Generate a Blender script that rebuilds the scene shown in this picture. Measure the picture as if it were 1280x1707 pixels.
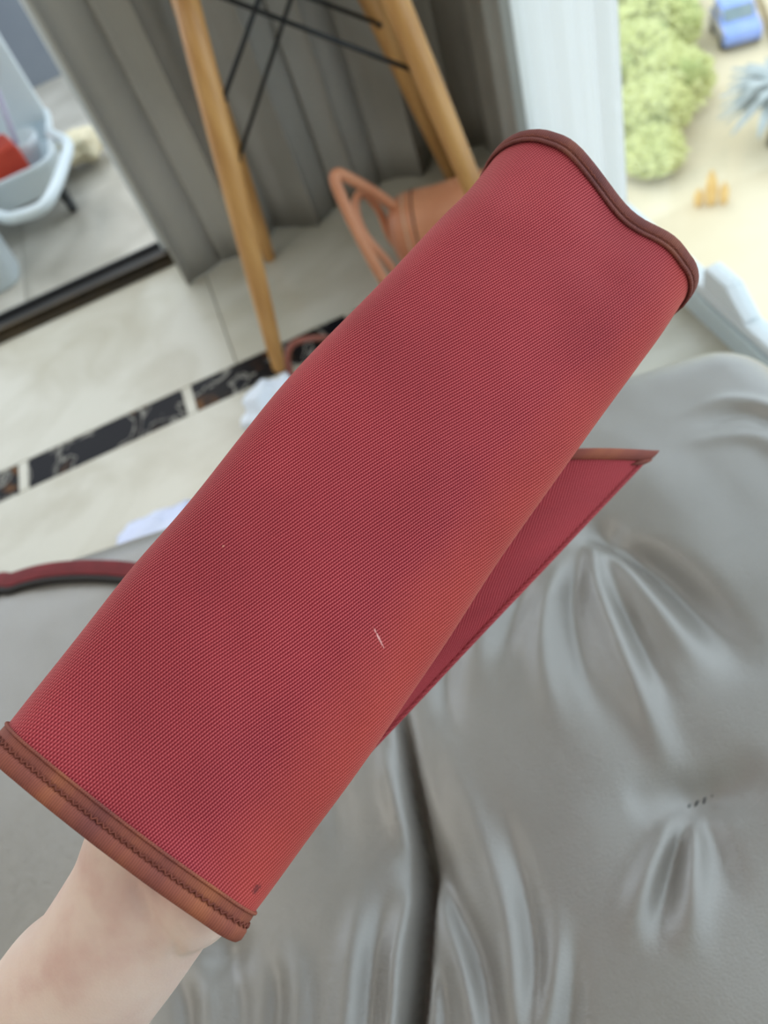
import bpy, bmesh, math, random
from mathutils import Vector, Matrix, noise

random.seed(7)
for _o in list(bpy.data.objects):
    bpy.data.objects.remove(_o, do_unlink=True)
SC = bpy.context.scene
COL = SC.collection
PI = math.pi

# ------------------------------------------------------------------ camera
cam_d = bpy.data.cameras.new('camera')
cam_d.sensor_fit = 'VERTICAL'
cam_d.sensor_height = 36.0
cam_d.sensor_width = 27.0
cam_d.lens = 36.0 * 1350 / 1707
cam_d.clip_start = 0.02
cam_d.clip_end = 400
cam_d.dof.use_dof = True
cam_d.dof.focus_distance = 0.315
cam_d.dof.aperture_fstop = 8.5
cam = bpy.data.objects.new('camera', cam_d)
COL.objects.link(cam)
CAM_H = 1.05
cam.matrix_world = Matrix.Translation((0, 0, CAM_H)) @ Matrix([[0.908948, 0.416909, -0.0], [-0.317215, 0.691594, -0.648901], [-0.270533, 0.589817, 0.760873]]).to_4x4()
SC.camera = cam

# ------------------------------------------------------------------ sky, sun, added fill light, exposure
W = bpy.data.worlds.new('sky'); SC.world = W
W.use_nodes = True
bgn = W.node_tree.nodes['Background']
bgn.inputs['Color'].default_value = (0.80, 0.90, 1.0, 1)
bgn.inputs['Strength'].default_value = 2.3

def lamp_area(name, loc, size, energy, color, rot=(0, 0, 0), size_y=None):
    d = bpy.data.lights.new(name, 'AREA')
    d.energy = energy; d.color = color; d.size = size
    if size_y:
        d.shape = 'RECTANGLE'; d.size_y = size_y
    o = bpy.data.objects.new(name, d); COL.objects.link(o)
    o.location = loc; o.rotation_euler = rot
    return o
lamp_area('room_fill_light', (-1.75, 0.25, 2.60), 1.3, 15, (1.0, 0.95, 0.88))  # unseen fill light, added overhead to brighten the room
sun_d = bpy.data.lights.new('sun', 'SUN'); sun_d.energy = 0.55; sun_d.angle = math.radians(25); sun_d.color = (1, 0.93, 0.8)
sun = bpy.data.objects.new('sun', sun_d); COL.objects.link(sun)
sun.rotation_euler = (math.radians(-38), 0, math.radians(12))

SC.view_settings.view_transform = 'Standard'
SC.view_settings.look = 'None'
SC.view_settings.gamma = 1.0
SC.view_settings.use_curve_mapping = False
SC.view_settings.exposure = 0.0

# ------------------------------------------------------------------ helpers
def s2l(c):
    c = c / 255.0
    return c / 12.92 if c <= 0.04045 else ((c + 0.055) / 1.055) ** 2.4
def rgb(r, g, b):
    return (s2l(r), s2l(g), s2l(b), 1.0)

def new_mat(name, color, rough=0.5, metal=0.0, spec=0.5):
    m = bpy.data.materials.new(name); m.use_nodes = True
    b = m.node_tree.nodes['Principled BSDF']
    b.inputs['Base Color'].default_value = color
    b.inputs['Roughness'].default_value = rough
    b.inputs['Metallic'].default_value = metal
    b.inputs['Specular IOR Level'].default_value = spec
    return m
def nd(m, t, **kw):
    n = m.node_tree.nodes.new(t)
    for k, v in kw.items():
        setattr(n, k, v)
    return n
def lk(m, a, b):
    m.node_tree.links.new(a, b)
def bsdf(m):
    return m.node_tree.nodes['Principled BSDF']
def noise_mat(name, c1, c2, scale=5.0, rough=0.5, detail=4, lo=0.35, hi=0.65, bump=0.0, bscale=None, metal=0.0, spec=0.5, stretch=None, dist=0.002):
    m = new_mat(name, c1, rough, metal, spec)
    tc = nd(m, 'ShaderNodeTexCoord')
    mp = nd(m, 'ShaderNodeMapping')
    if stretch: mp.inputs['Scale'].default_value = stretch
    lk(m, tc.outputs['Object'], mp.inputs['Vector'])
    n = nd(m, 'ShaderNodeTexNoise'); n.inputs['Scale'].default_value = scale; n.inputs['Detail'].default_value = detail
    lk(m, mp.outputs['Vector'], n.inputs['Vector'])
    r = nd(m, 'ShaderNodeValToRGB')
    r.color_ramp.elements[0].position = lo; r.color_ramp.elements[0].color = c1
    r.color_ramp.elements[1].position = hi; r.color_ramp.elements[1].color = c2
    lk(m, n.outputs['Fac'], r.inputs['Fac'])
    lk(m, r.outputs['Color'], bsdf(m).inputs['Base Color'])
    if bump:
        n2 = nd(m, 'ShaderNodeTexNoise'); n2.inputs['Scale'].default_value = bscale or scale * 6; n2.inputs['Detail'].default_value = 3
        lk(m, mp.outputs['Vector'], n2.inputs['Vector'])
        b = nd(m, 'ShaderNodeBump'); b.inputs['Strength'].default_value = bump; b.inputs['Distance'].default_value = dist
        lk(m, n2.outputs['Fac'], b.inputs['Height'])
        lk(m, b.outputs['Normal'], bsdf(m).inputs['Normal'])
    return m

def mesh_obj(name, verts, faces, mat=None, parent=None, smooth=True, uvs=None):
    me = bpy.data.meshes.new(name)
    me.from_pydata([tuple(v) for v in verts], [], faces)
    if uvs is not None:
        ul = me.uv_layers.new(name='UVMap')
        for lp in me.loops:
            ul.data[lp.index].uv = uvs[lp.vertex_index]
    me.update()
    if smooth:
        me.polygons.foreach_set('use_smooth', [True] * len(me.polygons))
    o = bpy.data.objects.new(name, me); COL.objects.link(o)
    if mat: me.materials.append(mat)
    if parent: o.parent = parent
    return o
def bm_obj(name, bm, mat=None, parent=None, smooth=False):
    bmesh.ops.recalc_face_normals(bm, faces=bm.faces)
    me = bpy.data.meshes.new(name); bm.to_mesh(me); bm.free()
    if smooth:
        me.polygons.foreach_set('use_smooth', [True] * len(me.polygons))
    o = bpy.data.objects.new(name, me); COL.objects.link(o)
    if mat: me.materials.append(mat)
    if parent: o.parent = parent
    return o
def thing(name, label, cat, loc=(0, 0, 0), rz=0.0, group=None):
    o = bpy.data.objects.new(name, None); COL.objects.link(o)
    o.empty_display_size = 0.05
    o.location = loc; o.rotation_euler = (0, 0, rz)
    tag(o, label, cat, group); return o
def tag(o, label, cat, group=None):
    o['label'] = label; o['category'] = cat
    if group: o['group'] = group
    return o
def struct(o):
    o['kind'] = 'structure'; return o

def box_bm(x0, x1, y0, y1, z0, z1, bev=0.0, seg=2, bm=None):
    b = bmesh.new()
    r = bmesh.ops.create_cube(b, size=1.0)
    for v in b.verts:
        v.co = Vector((x0 + (v.co.x + .5) * (x1 - x0), y0 + (v.co.y + .5) * (y1 - y0), z0 + (v.co.z + .5) * (z1 - z0)))
    if bev > 0:
        bmesh.ops.bevel(b, geom=list(b.edges), offset=bev, segments=seg, profile=0.5, affect='EDGES')
    if bm is None: return b
    me = bpy.data.meshes.new('tmp'); b.to_mesh(me); b.free(); bm.from_mesh(me); bpy.data.meshes.remove(me)
    return bm
def box(name, x0, x1, y0, y1, z0, z1, mat, parent=None, bev=0.0, seg=2):
    return bm_obj(name, box_bm(x0, x1, y0, y1, z0, z1, bev, seg), mat, parent, smooth=False)

def catmull(pts, n):
    pts = [Vector(p) for p in pts]
    out = []
    m = len(pts)
    for i in range(n + 1):
        t = i / n * (m - 1); k = min(int(t), m - 2); f = t - k
        p1, p2 = pts[k], pts[k + 1]
        p0 = pts[k - 1] if k > 0 else p1 * 2 - p2
        p3 = pts[k + 2] if k + 2 < m else p2 * 2 - p1
        out.append(0.5 * ((2 * p1) + (p2 - p0) * f + (2 * p0 - 5 * p1 + 4 * p2 - p3) * f * f + (3 * p1 - p0 - 3 * p2 + p3) * f ** 3))
    return out
def sweep(path, profs, frames, cap=True):
    """path points, per-point profile [(a,b)..], frames [(A,B)]; returns verts, faces"""
    vs, fs = [], []
    k = len(profs[0])
    for p, pr, (A, B) in zip(path, profs, frames):
        for a, b in pr:
            vs.append(p + A * a + B * b)
    for i in range(len(path) - 1):
        for j in range(k):
            a = i * k + j; b = i * k + (j + 1) % k
            fs.append((a, b, b + k, a + k))
    if cap:
        fs.append(tuple(range(k))[::-1]); fs.append(tuple(range((len(path) - 1) * k, len(path) * k)))
    return vs, fs
def frames_of(path, up=Vector((0, 0, 1))):
    fr = []
    prev = None
    for i, p in enumerate(path):
        t = (path[min(i + 1, len(path) - 1)] - path[max(i - 1, 0)]).normalized()
        if prev is None:
            a = up - t * up.dot(t)
            if a.length < 0.1:
                a = Vector((1, 0, 0)) - t * t.x
        else:
            a = prev - t * prev.dot(t)
        a.normalize(); prev = a
        fr.append((a, t.cross(a)))
    return fr
def tube(name, pts, rad, mat, parent=None, seg=10, n=None, flat=1.0, up=Vector((0, 0, 1)), smooth=True):
    path = catmull(pts, n) if n else [Vector(p) for p in pts]
    m = len(path)
    if not isinstance(rad, (list, tuple)): rad = [rad, rad]
    profs = []
    for i in range(m):
        t = i / (m - 1) * (len(rad) - 1); k = min(int(t), len(rad) - 2); r = rad[k] + (rad[k + 1] - rad[k]) * (t - k)
        profs.append([(r * flat * math.cos(2 * PI * j / seg), r * math.sin(2 * PI * j / seg)) for j in range(seg)])
    v, f = sweep(path, profs, frames_of(path, up))
    o = mesh_obj(name, v, f, mat, parent, smooth)
    return o
def fix_normals(o):
    bm = bmesh.new(); bm.from_mesh(o.data); bmesh.ops.recalc_face_normals(bm, faces=bm.faces); bm.to_mesh(o.data); bm.free(); return o
def lathe(name, prof, mat, parent=None, seg=28, center=(0, 0, 0)):
    vs, fs = [], []
    c = Vector(center)
    for r, z in prof:
        for j in range(seg):
            a = 2 * PI * j / seg
            vs.append(c + Vector((r * math.cos(a), r * math.sin(a), z)))
    for i in range(len(prof) - 1):
        for j in range(seg):
            a = i * seg + j; b = i * seg + (j + 1) % seg
            fs.append((a, b, b + seg, a + seg))
    fs.append(tuple(range(seg))[::-1]); fs.append(tuple(range((len(prof) - 1) * seg, len(prof) * seg)))
    return fix_normals(mesh_obj(name, vs, fs, mat, parent))
def sstep(a, b, x):
    t = max(0.0, min(1.0, (x - a) / (b - a))); return t * t * (3 - 2 * t)

# ------------------------------------------------------------------ materials
M = {}
# cream marble
def marble(name, base, vein, scale, rough=0.25):
    m = new_mat(name, base, rough)
    tc = nd(m, 'ShaderNodeTexCoord')
    n = nd(m, 'ShaderNodeTexNoise'); n.inputs['Scale'].default_value = scale; n.inputs['Detail'].default_value = 7; n.inputs['Distortion'].default_value = 1.2
    lk(m, tc.outputs['Generated' if False else 'Object'], n.inputs['Vector'])
    r = nd(m, 'ShaderNodeValToRGB')
    r.color_ramp.elements[0].position = 0.36; r.color_ramp.elements[0].color = vein
    r.color_ramp.elements[1].position = 0.58; r.color_ramp.elements[1].color = base
    lk(m, n.outputs['Fac'], r.inputs['Fac']); lk(m, r.outputs['Color'], bsdf(m).inputs['Base Color'])
    return m
M['marble'] = marble('cream_marble', rgb(192, 188, 175), rgb(178, 172, 156), 4.5)
M['balcony'] = marble('balcony_stone', rgb(196, 191, 180), rgb(165, 160, 148), 2.5, 0.4)
def black_marble():
    m = new_mat('black_marble', rgb(22, 21, 24), 0.3, spec=0.06)
    tc = nd(m, 'ShaderNodeTexCoord')
    n = nd(m, 'ShaderNodeTexNoise'); n.inputs['Scale'].default_value = 9; n.inputs['Detail'].default_value = 5; n.inputs['Distortion'].default_value = 1.5
    lk(m, tc.outputs['Object'], n.inputs['Vector'])
    r = nd(m, 'ShaderNodeValToRGB')
    e = r.color_ramp.elements
    e[0].position = 0.0; e[0].color = rgb(20, 19, 24)
    e[1].position = 1.0; e[1].color = rgb(40, 30, 22)
    for p, c in ((0.465, rgb(24, 23, 28)), (0.48, rgb(120, 118, 112)), (0.495, rgb(150, 146, 138)), (0.51, rgb(26, 24, 26)), (0.60, rgb(28, 24, 24)), (0.66, rgb(104, 68, 34)), (0.72, rgb(40, 30, 24))):
        q = e.new(p); q.color = c
    lk(m, n.outputs['Fac'], r.inputs['Fac']); lk(m, r.outputs['Color'], bsdf(m).inputs['Base Color'])
    return m
M['black_marble'] = black_marble()
M['wall'] = noise_mat('wall_paint', rgb(222, 218, 208), rgb(214, 210, 200), 3, 0.8)
M['ceiling'] = noise_mat('ceiling_paint', rgb(232, 230, 224), rgb(226, 224, 218), 2, 0.85)
M['frame_white'] = noise_mat('white_window_frame', rgb(226, 230, 233), rgb(216, 222, 226), 6, 0.35)
M['curb'] = noise_mat('pale_curb_stone', rgb(206, 218, 222), rgb(192, 205, 210), 5, 0.35)
M['track'] = noise_mat('bronze_track', rgb(46, 38, 26), rgb(66, 54, 36), 12, 0.4, metal=0.3)
M['rubber'] = noise_mat('black_rubber', rgb(12, 12, 14), rgb(20, 20, 22), 20, 0.6)
M['curtain'] = noise_mat('grey_curtain_fabric', rgb(168, 165, 158), rgb(156, 153, 146), 4, 0.95, bump=0.12, bscale=900, spec=0.1, dist=0.0005)
def sheer():
    m = new_mat('white_sheer', rgb(240, 242, 244), 0.9)
    nt = m.node_tree; b = bsdf(m)
    tr = nd(m, 'ShaderNodeBsdfTranslucent'); tr.inputs['Color'].default_value = (0.92, 0.93, 0.93, 1)
    df = nd(m, 'ShaderNodeBsdfDiffuse'); df.inputs['Color'].default_value = (0.82, 0.84, 0.86, 1)
    w = nd(m, 'ShaderNodeTexWave'); w.inputs['Scale'].default_value = 400; w.bands_direction = 'Z'
    mx = nd(m, 'ShaderNodeMixShader'); mx.inputs[0].default_value = 0.72
    lk(m, df.outputs[0], mx.inputs[1]); lk(m, tr.outputs[0], mx.inputs[2])
    out = nt.nodes['Material Output']; lk(m, mx.outputs[0], out.inputs['Surface'])
    tc = nd(m, 'ShaderNodeTexCoord'); lk(m, tc.outputs['Object'], w.inputs['Vector'])
    bp = nd(m, 'ShaderNodeBump'); bp.inputs['Strength'].default_value = 0.1; bp.inputs['Distance'].default_value = 0.0005
    lk(m, w.outputs['Fac'], bp.inputs['Height']); lk(m, bp.outputs['Normal'], df.inputs['Normal'])
    return m
M['sheer'] = sheer()
def glass():
    m = new_mat('window_glass', (1, 1, 1, 1), 0.0)
    nt = m.node_tree
    t = nd(m, 'ShaderNodeBsdfTransparent'); t.inputs['Color'].default_value = (0.95, 0.975, 0.97, 1)
    g = nd(m, 'ShaderNodeBsdfGlossy'); g.inputs['Roughness'].default_value = 0.02
    lw = nd(m, 'ShaderNodeLayerWeight')
    p5 = nd(m, 'ShaderNodeMath', operation='POWER'); p5.inputs[1].default_value = 5.0
    lk(m, lw.outputs['Facing'], p5.inputs[0])
    mu = nd(m, 'ShaderNodeMath', operation='MULTIPLY_ADD'); mu.inputs[1].default_value = 0.7; mu.inputs[2].default_value = 0.03
    lk(m, p5.outputs[0], mu.inputs[0])
    mx = nd(m, 'ShaderNodeMixShader')
    lk(m, mu.outputs[0], mx.inputs[0]); lk(m, t.outputs[0], mx.inputs[1]); lk(m, g.outputs[0], mx.inputs[2])
    lk(m, mx.outputs[0], nt.nodes['Material Output'].inputs['Surface'])
    return m
M['glass'] = glass()
def wood():
    m = noise_mat('honey_wood', rgb(178, 128, 72), rgb(200, 152, 92), 3.0, 0.38, detail=6, stretch=(14, 14, 1.2))
    return m
M['wood'] = wood()
M['wire'] = noise_mat('black_wire', rgb(22, 24, 26), rgb(30, 32, 34), 30, 0.4, metal=0.4)
M['seat'] = noise_mat('white_seat_plastic', rgb(226, 224, 218), rgb(220, 218, 212), 4, 0.4)
M['tan'] = noise_mat('tan_leather', rgb(214, 150, 114), rgb(202, 134, 98), 14, 0.42, bump=0.15, bscale=300)
M['tan_edge'] = noise_mat('tan_stitch', rgb(226, 196, 168), rgb(214, 180, 150), 40, 0.6)
M['tan_dark'] = noise_mat('brown_lining', rgb(66, 34, 26), rgb(84, 46, 34), 20, 0.7)
M['burgundy'] = noise_mat('burgundy_leather', rgb(122, 62, 50), rgb(140, 78, 62), 20, 0.4)
M['paper'] = noise_mat('white_paper', rgb(226, 232, 242), rgb(216, 224, 238), 8, 0.8)
M['paper_blue'] = noise_mat('bluish_paper', rgb(206, 214, 244), rgb(222, 228, 246), 8, 0.7)
M['white_plastic'] = noise_mat('white_plastic', rgb(222, 232, 236), rgb(214, 226, 232), 6, 0.35)
M['red_plastic'] = noise_mat('red_orange_box', rgb(196, 66, 40), rgb(180, 54, 34), 9, 0.5)
M['lilac'] = noise_mat('lilac_plastic', rgb(196, 192, 218), rgb(180, 178, 204), 9, 0.4)
M['cream_cloth'] = noise_mat('cream_cloth', rgb(236, 228, 200), rgb(222, 210, 178), 30, 0.9, bump=0.4, bscale=160)
M['dark_plastic'] = noise_mat('dark_plastic', rgb(40, 44, 46), rgb(52, 56, 58), 14, 0.5)
M['grey_blue'] = noise_mat('blue_grey_panel', rgb(132, 140, 150), rgb(122, 130, 142), 4, 0.6)

# leather
def leather():
    m = new_mat('taupe_leather', rgb(138, 133, 127), 0.34, spec=0.6)
    tc = nd(m, 'ShaderNodeTexCoord')
    v = nd(m, 'ShaderNodeTexVoronoi'); v.inputs['Scale'].default_value = 420; v.feature = 'DISTANCE_TO_EDGE'
    n = nd(m, 'ShaderNodeTexNoise'); n.inputs['Scale'].default_value = 120; n.inputs['Detail'].default_value = 3
    mixv = nd(m, 'ShaderNodeMixRGB'); mixv.inputs[0].default_value = 0.006
    lk(m, tc.outputs['Object'], mixv.inputs[1]); lk(m, n.outputs['Color'], mixv.inputs[2])
    lk(m, tc.outputs['Object'], n.inputs['Vector']); lk(m, mixv.outputs[0], v.inputs['Vector'])
    rp = nd(m, 'ShaderNodeValToRGB'); rp.color_ramp.elements[1].position = 0.14
    lk(m, v.outputs['Distance'], rp.inputs['Fac'])
    b = nd(m, 'ShaderNodeBump'); b.inputs['Strength'].default_value = 0.22; b.inputs['Distance'].default_value = 0.0006
    lk(m, rp.outputs['Color'], b.inputs['Height']); lk(m, b.outputs['Normal'], bsdf(m).inputs['Normal'])
    lk(m, b.outputs['Normal'], bsdf(m).inputs['Coat Normal'])
    bsdf(m).inputs['Coat Weight'].default_value = 0.6; bsdf(m).inputs['Coat IOR'].default_value = 1.75; bsdf(m).inputs['Coat Roughness'].default_value = 0.30
    n2 = nd(m, 'ShaderNodeTexNoise'); n2.inputs['Scale'].default_value = 6; n2.inputs['Detail'].default_value = 4
    lk(m, tc.outputs['Object'], n2.inputs['Vector'])
    r2 = nd(m, 'ShaderNodeValToRGB')
    r2.color_ramp.elements[0].position = 0.3; r2.color_ramp.elements[0].color = rgb(130, 125, 119)
    r2.color_ramp.elements[1].position = 0.7; r2.color_ramp.elements[1].color = rgb(143, 138, 133)
    lk(m, n2.outputs['Fac'], r2.inputs['Fac']); lk(m, r2.outputs['Color'], bsdf(m).inputs['Base Color'])
    return m
M['leather'] = leather()

# red twill canvas, UV in metres (u along the bag, v across)
def math_node(m, op, a, b=None, c=None):
    n = nd(m, 'ShaderNodeMath', operation=op)
    for i, x in enumerate((a, b, c)):
        if x is None: continue
        if isinstance(x, (int, float)): n.inputs[i].default_value = x
        else: lk(m, x, n.inputs[i])
    return n.outputs[0]
def ramp(m, fac, stops):
    r = nd(m, 'ShaderNodeValToRGB'); e = r.color_ramp.elements
    e[0].position, e[0].color = stops[0]; e[1].position, e[1].color = stops[-1]
    for p, c in stops[1:-1]:
        q = e.new(p); q.color = c
    lk(m, fac, r.inputs['Fac']); return r.outputs['Color']
def mixc(m, fac, a, b, mode='MIX'):
    n = nd(m, 'ShaderNodeMixRGB', blend_type=mode)
    for i, x in enumerate((fac, a, b)):
        if isinstance(x, (int, float)): n.inputs[i].default_value = x
        elif isinstance(x, tuple): n.inputs[i].default_value = x
        else: lk(m, x, n.inputs[i])
    return n.outputs[0]
def canvas(name, marks=False, orange_right=None):
    m = new_mat(name, rgb(160, 44, 54), 0.85, spec=0.25)
    uv = nd(m, 'ShaderNodeUVMap'); uv.uv_map = 'UVMap'
    sp = nd(m, 'ShaderNodeSeparateXYZ'); lk(m, uv.outputs['UV'], sp.inputs[0])
    U, V = sp.outputs[0], sp.outputs[1]
    nz = nd(m, 'ShaderNodeTexNoise'); nz.inputs['Scale'].default_value = 60; nz.inputs['Detail'].default_value = 2
    lk(m, uv.outputs['UV'], nz.inputs['Vector'])
    wob = math_node(m, 'MULTIPLY', nz.outputs['Fac'], 0.0007)
    # twill direction, about 22 degrees off the length of the bag
    a = math.radians(TWILL)
    p = math_node(m, 'ADD', math_node(m, 'MULTIPLY', U, -math.sin(a)), math_node(m, 'MULTIPLY', V, math.cos(a)))
    p = math_node(m, 'ADD', p, wob)
    q = math_node(m, 'ADD', math_node(m, 'MULTIPLY', U, math.cos(a)), math_node(m, 'MULTIPLY', V, math.sin(a)))
    w1 = math_node(m, 'SINE', math_node(m, 'MULTIPLY', p, 2 * PI / 0.00108))
    row = math_node(m, 'FLOOR', math_node(m, 'DIVIDE', p, 0.00108))
    q2 = math_node(m, 'ADD', q, math_node(m, 'MULTIPLY', row, 0.00046))
    w2 = math_node(m, 'SINE', math_node(m, 'MULTIPLY', q2, 2 * PI / 0.0012))
    h = math_node(m, 'ADD', math_node(m, 'MULTIPLY', w1, 0.36), math_node(m, 'MULTIPLY', w2, 0.14))
    h = math_node(m, 'ADD', h, 0.5)
    big = nd(m, 'ShaderNodeTexNoise'); big.inputs['Scale'].default_value = 14; big.inputs['Detail'].default_value = 5
    lk(m, uv.outputs['UV'], big.inputs['Vector'])
    col = ramp(m, h, [(0.05, rgb(112, 22, 34)), (0.5, rgb(162, 48, 58)), (0.95, rgb(206, 100, 104))])
    tone = ramp(m, big.outputs['Fac'], [(0.3, (0.86, 0.86, 0.88, 1)), (0.7, (1.10, 1.10, 1.10, 1))])
    col = mixc(m, 1.0, col, tone, 'MULTIPLY')
    if orange_right is not None:  # uneven orange tint, stronger towards the right fold
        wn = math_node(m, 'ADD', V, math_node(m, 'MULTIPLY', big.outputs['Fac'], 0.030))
        f = ramp(m, math_node(m, 'MULTIPLY', math_node(m, 'SUBTRACT', wn, orange_right), 1 / 0.03), [(0.0, (0, 0, 0, 1)), (1.0, (1, 1, 1, 1))])
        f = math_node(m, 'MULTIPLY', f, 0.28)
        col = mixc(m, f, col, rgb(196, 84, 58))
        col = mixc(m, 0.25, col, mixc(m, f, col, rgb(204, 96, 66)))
    if marks:
        # pale scuff and dark stain
        def blob(u0, v0, du, dv, ang):
            ca, sa = math.cos(ang), math.sin(ang)
            uu = math_node(m, 'SUBTRACT', U, u0); vv = math_node(m, 'SUBTRACT', V, v0)
            x = math_node(m, 'ADD', math_node(m, 'MULTIPLY', uu, ca / du), math_node(m, 'MULTIPLY', vv, sa / du))
            y = math_node(m, 'ADD', math_node(m, 'MULTIPLY', uu, -sa / dv), math_node(m, 'MULTIPLY', vv, ca / dv))
            fn = nd(m, 'ShaderNodeTexNoise'); fn.inputs['Scale'].default_value = 900
            lk(m, uv.outputs['UV'], fn.inputs['Vector'])
            d = math_node(m, 'ADD', math_node(m, 'MULTIPLY', x, x), math_node(m, 'MULTIPLY', y, y))
            d = math_node(m, 'ADD', d, math_node(m, 'MULTIPLY', fn.outputs['Fac'], 1.1))
            return ramp(m, d, [(0.55, (1, 1, 1, 1)), (1.0, (0, 0, 0, 1))])
        col = mixc(m, math_node(m, 'MULTIPLY', blob(*SCUFF), 0.95), col, rgb(236, 176, 172))
        col = mixc(m, math_node(m, 'MULTIPLY', blob(*STAIN), 0.7), col, rgb(78, 38, 42))
        col = mixc(m, math_node(m, 'MULTIPLY', blob(*FLECK), 0.7), col, rgb(232, 160, 140))
    lk(m, col, bsdf(m).inputs['Base Color'])
    b = nd(m, 'ShaderNodeBump'); b.inputs['Strength'].default_value = 0.45; b.inputs['Distance'].default_value = 0.0004
    lk(m, h, b.inputs['Height']); lk(m, b.outputs['Normal'], bsdf(m).inputs['Normal'])
    bsdf(m).inputs['Sheen Weight'].default_value = 0.25
    bsdf(m).inputs['Sheen Roughness'].default_value = 0.45
    bsdf(m).inputs['Sheen Tint'].default_value = rgb(255, 190, 170)
    return m
TWILL = 16
SCUFF = (0.1185, 0.1915, 0.0066, 0.0008, 1.70)
STAIN = (0.0205, 0.2060, 0.0050, 0.0022, 0.3)
FLECK = (0.0900, 0.120, 0.0010, 0.0006, 0.4)
def binding(name, c1, c2, c3):
    m = new_mat(name, c1, 0.7, spec=0.3)
    uv = nd(m, 'ShaderNodeUVMap'); uv.uv_map = 'UVMap'
    sp = nd(m, 'ShaderNodeSeparateXYZ'); lk(m, uv.outputs['UV'], sp.inputs[0])
    w = math_node(m, 'SINE', math_node(m, 'MULTIPLY', sp.outputs[0], 2 * PI / 0.0009))
    h = math_node(m, 'ADD', math_node(m, 'MULTIPLY', w, 0.5), 0.5)
    n = nd(m, 'ShaderNodeTexNoise'); n.inputs['Scale'].default_value = 45; n.inputs['Detail'].default_value = 4
    lk(m, uv.outputs['UV'], n.inputs['Vector'])
    base = ramp(m, n.outputs['Fac'], [(0.34, c2), (0.5, c1), (0.66, c3)])
    col = mixc(m, 0.5, base, mixc(m, 1.0, base, ramp(m, h, [(0.1, (0.6, 0.6, 0.6, 1)), (0.9, (1.15, 1.15, 1.15, 1))]), 'MULTIPLY'))
    lk(m, col, bsdf(m).inputs['Base Color'])
    b = nd(m, 'ShaderNodeBump'); b.inputs['Strength'].default_value = 0.5; b.inputs['Distance'].default_value = 0.0003
    lk(m, h, b.inputs['Height']); lk(m, b.outputs['Normal'], bsdf(m).inputs['Normal'])
    return m
M['binding'] = binding('rust_binding_tape', rgb(146, 80, 66), rgb(128, 70, 64), rgb(168, 98, 70))
M['binding_dark'] = binding('brown_binding_tape', rgb(122, 66, 60), rgb(108, 58, 56), rgb(138, 80, 64))
M['stitch'] = noise_mat('dark_stitching', rgb(112, 54, 42), rgb(134, 70, 54), 200, 0.8)
M['strap'] = noise_mat('dark_red_strap', rgb(122, 30, 38), rgb(108, 24, 32), 40, 0.7, bump=0.2, bscale=800)
M['strap_black'] = noise_mat('black_strap_strip', rgb(16, 12, 12), rgb(24, 16, 16), 40, 0.6)
def skin():
    m = new_mat('skin', rgb(216, 184, 166), 0.5, spec=0.4)
    tc = nd(m, 'ShaderNodeTexCoord')
    n = nd(m, 'ShaderNodeTexNoise'); n.inputs['Scale'].default_value = 34; n.inputs['Detail'].default_value = 5
    lk(m, tc.outputs['Object'], n.inputs['Vector'])
    c = ramp(m, n.outputs['Fac'], [(0.3, rgb(220, 180, 168)), (0.5, rgb(232, 202, 188)), (0.7, rgb(238, 212, 198))])
    lk(m, c, bsdf(m).inputs['Base Color'])
    bsdf(m).inputs['Subsurface Weight'].default_value = 0.12
    bsdf(m).inputs['Subsurface Radius'].default_value = (0.006, 0.003, 0.002)
    bsdf(m).inputs['Subsurface Scale'].default_value = 0.6
    v = nd(m, 'ShaderNodeTexVoronoi'); v.inputs['Scale'].default_value = 700
    lk(m, tc.outputs['Object'], v.inputs['Vector'])
    b = nd(m, 'ShaderNodeBump'); b.inputs['Strength'].default_value = 0.12; b.inputs['Distance'].default_value = 0.0005
    lk(m, v.outputs['Distance'], b.inputs['Height']); lk(m, b.outputs['Normal'], bsdf(m).inputs['Normal'])
    return m
M['skin'] = skin()
# outdoors
M['paving'] = noise_mat('cream_paving', rgb(220, 206, 178), rgb(212, 197, 166), 0.35, 0.9, detail=6, spec=0.1)
M['paving_light'] = noise_mat('light_paving', rgb(214, 200, 172), rgb(206, 190, 160), 0.4, 0.9, detail=5, spec=0.1)
M['kerb'] = noise_mat('brown_kerb', rgb(168, 150, 116), rgb(150, 134, 104), 3, 0.9)
M['leaf'] = noise_mat('yellow_green_leaves', rgb(202, 204, 138), rgb(218, 218, 158), 1.5, 0.7, spec=0.2)
M['leaf_dark'] = noise_mat('green_leaves', rgb(158, 166, 104), rgb(178, 184, 122), 2.0, 0.7, spec=0.2)
M['frond'] = noise_mat('silver_fronds', rgb(148, 156, 154), rgb(176, 182, 180), 2.0, 0.6)
M['bark'] = noise_mat('grey_bark', rgb(128, 118, 100), rgb(106, 96, 82), 8, 0.9)
M['car_paint'] = noise_mat('blue_car_paint', rgb(134, 158, 222), rgb(142, 166, 228), 2, 0.25, spec=0.6)
M['car_glass'] = noise_mat('dark_car_glass', rgb(120, 136, 140), rgb(132, 148, 150), 2, 0.15)
M['car_white'] = noise_mat('pale_grey_car_side', rgb(196, 192, 196), rgb(186, 182, 186), 2, 0.4)
M['tyre'] = noise_mat('tyre_rubber', rgb(40, 40, 42), rgb(52, 52, 54), 6, 0.8)
M['sack'] = noise_mat('orange_sack', rgb(222, 186, 122), rgb(210, 168, 100), 4, 0.8)

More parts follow.
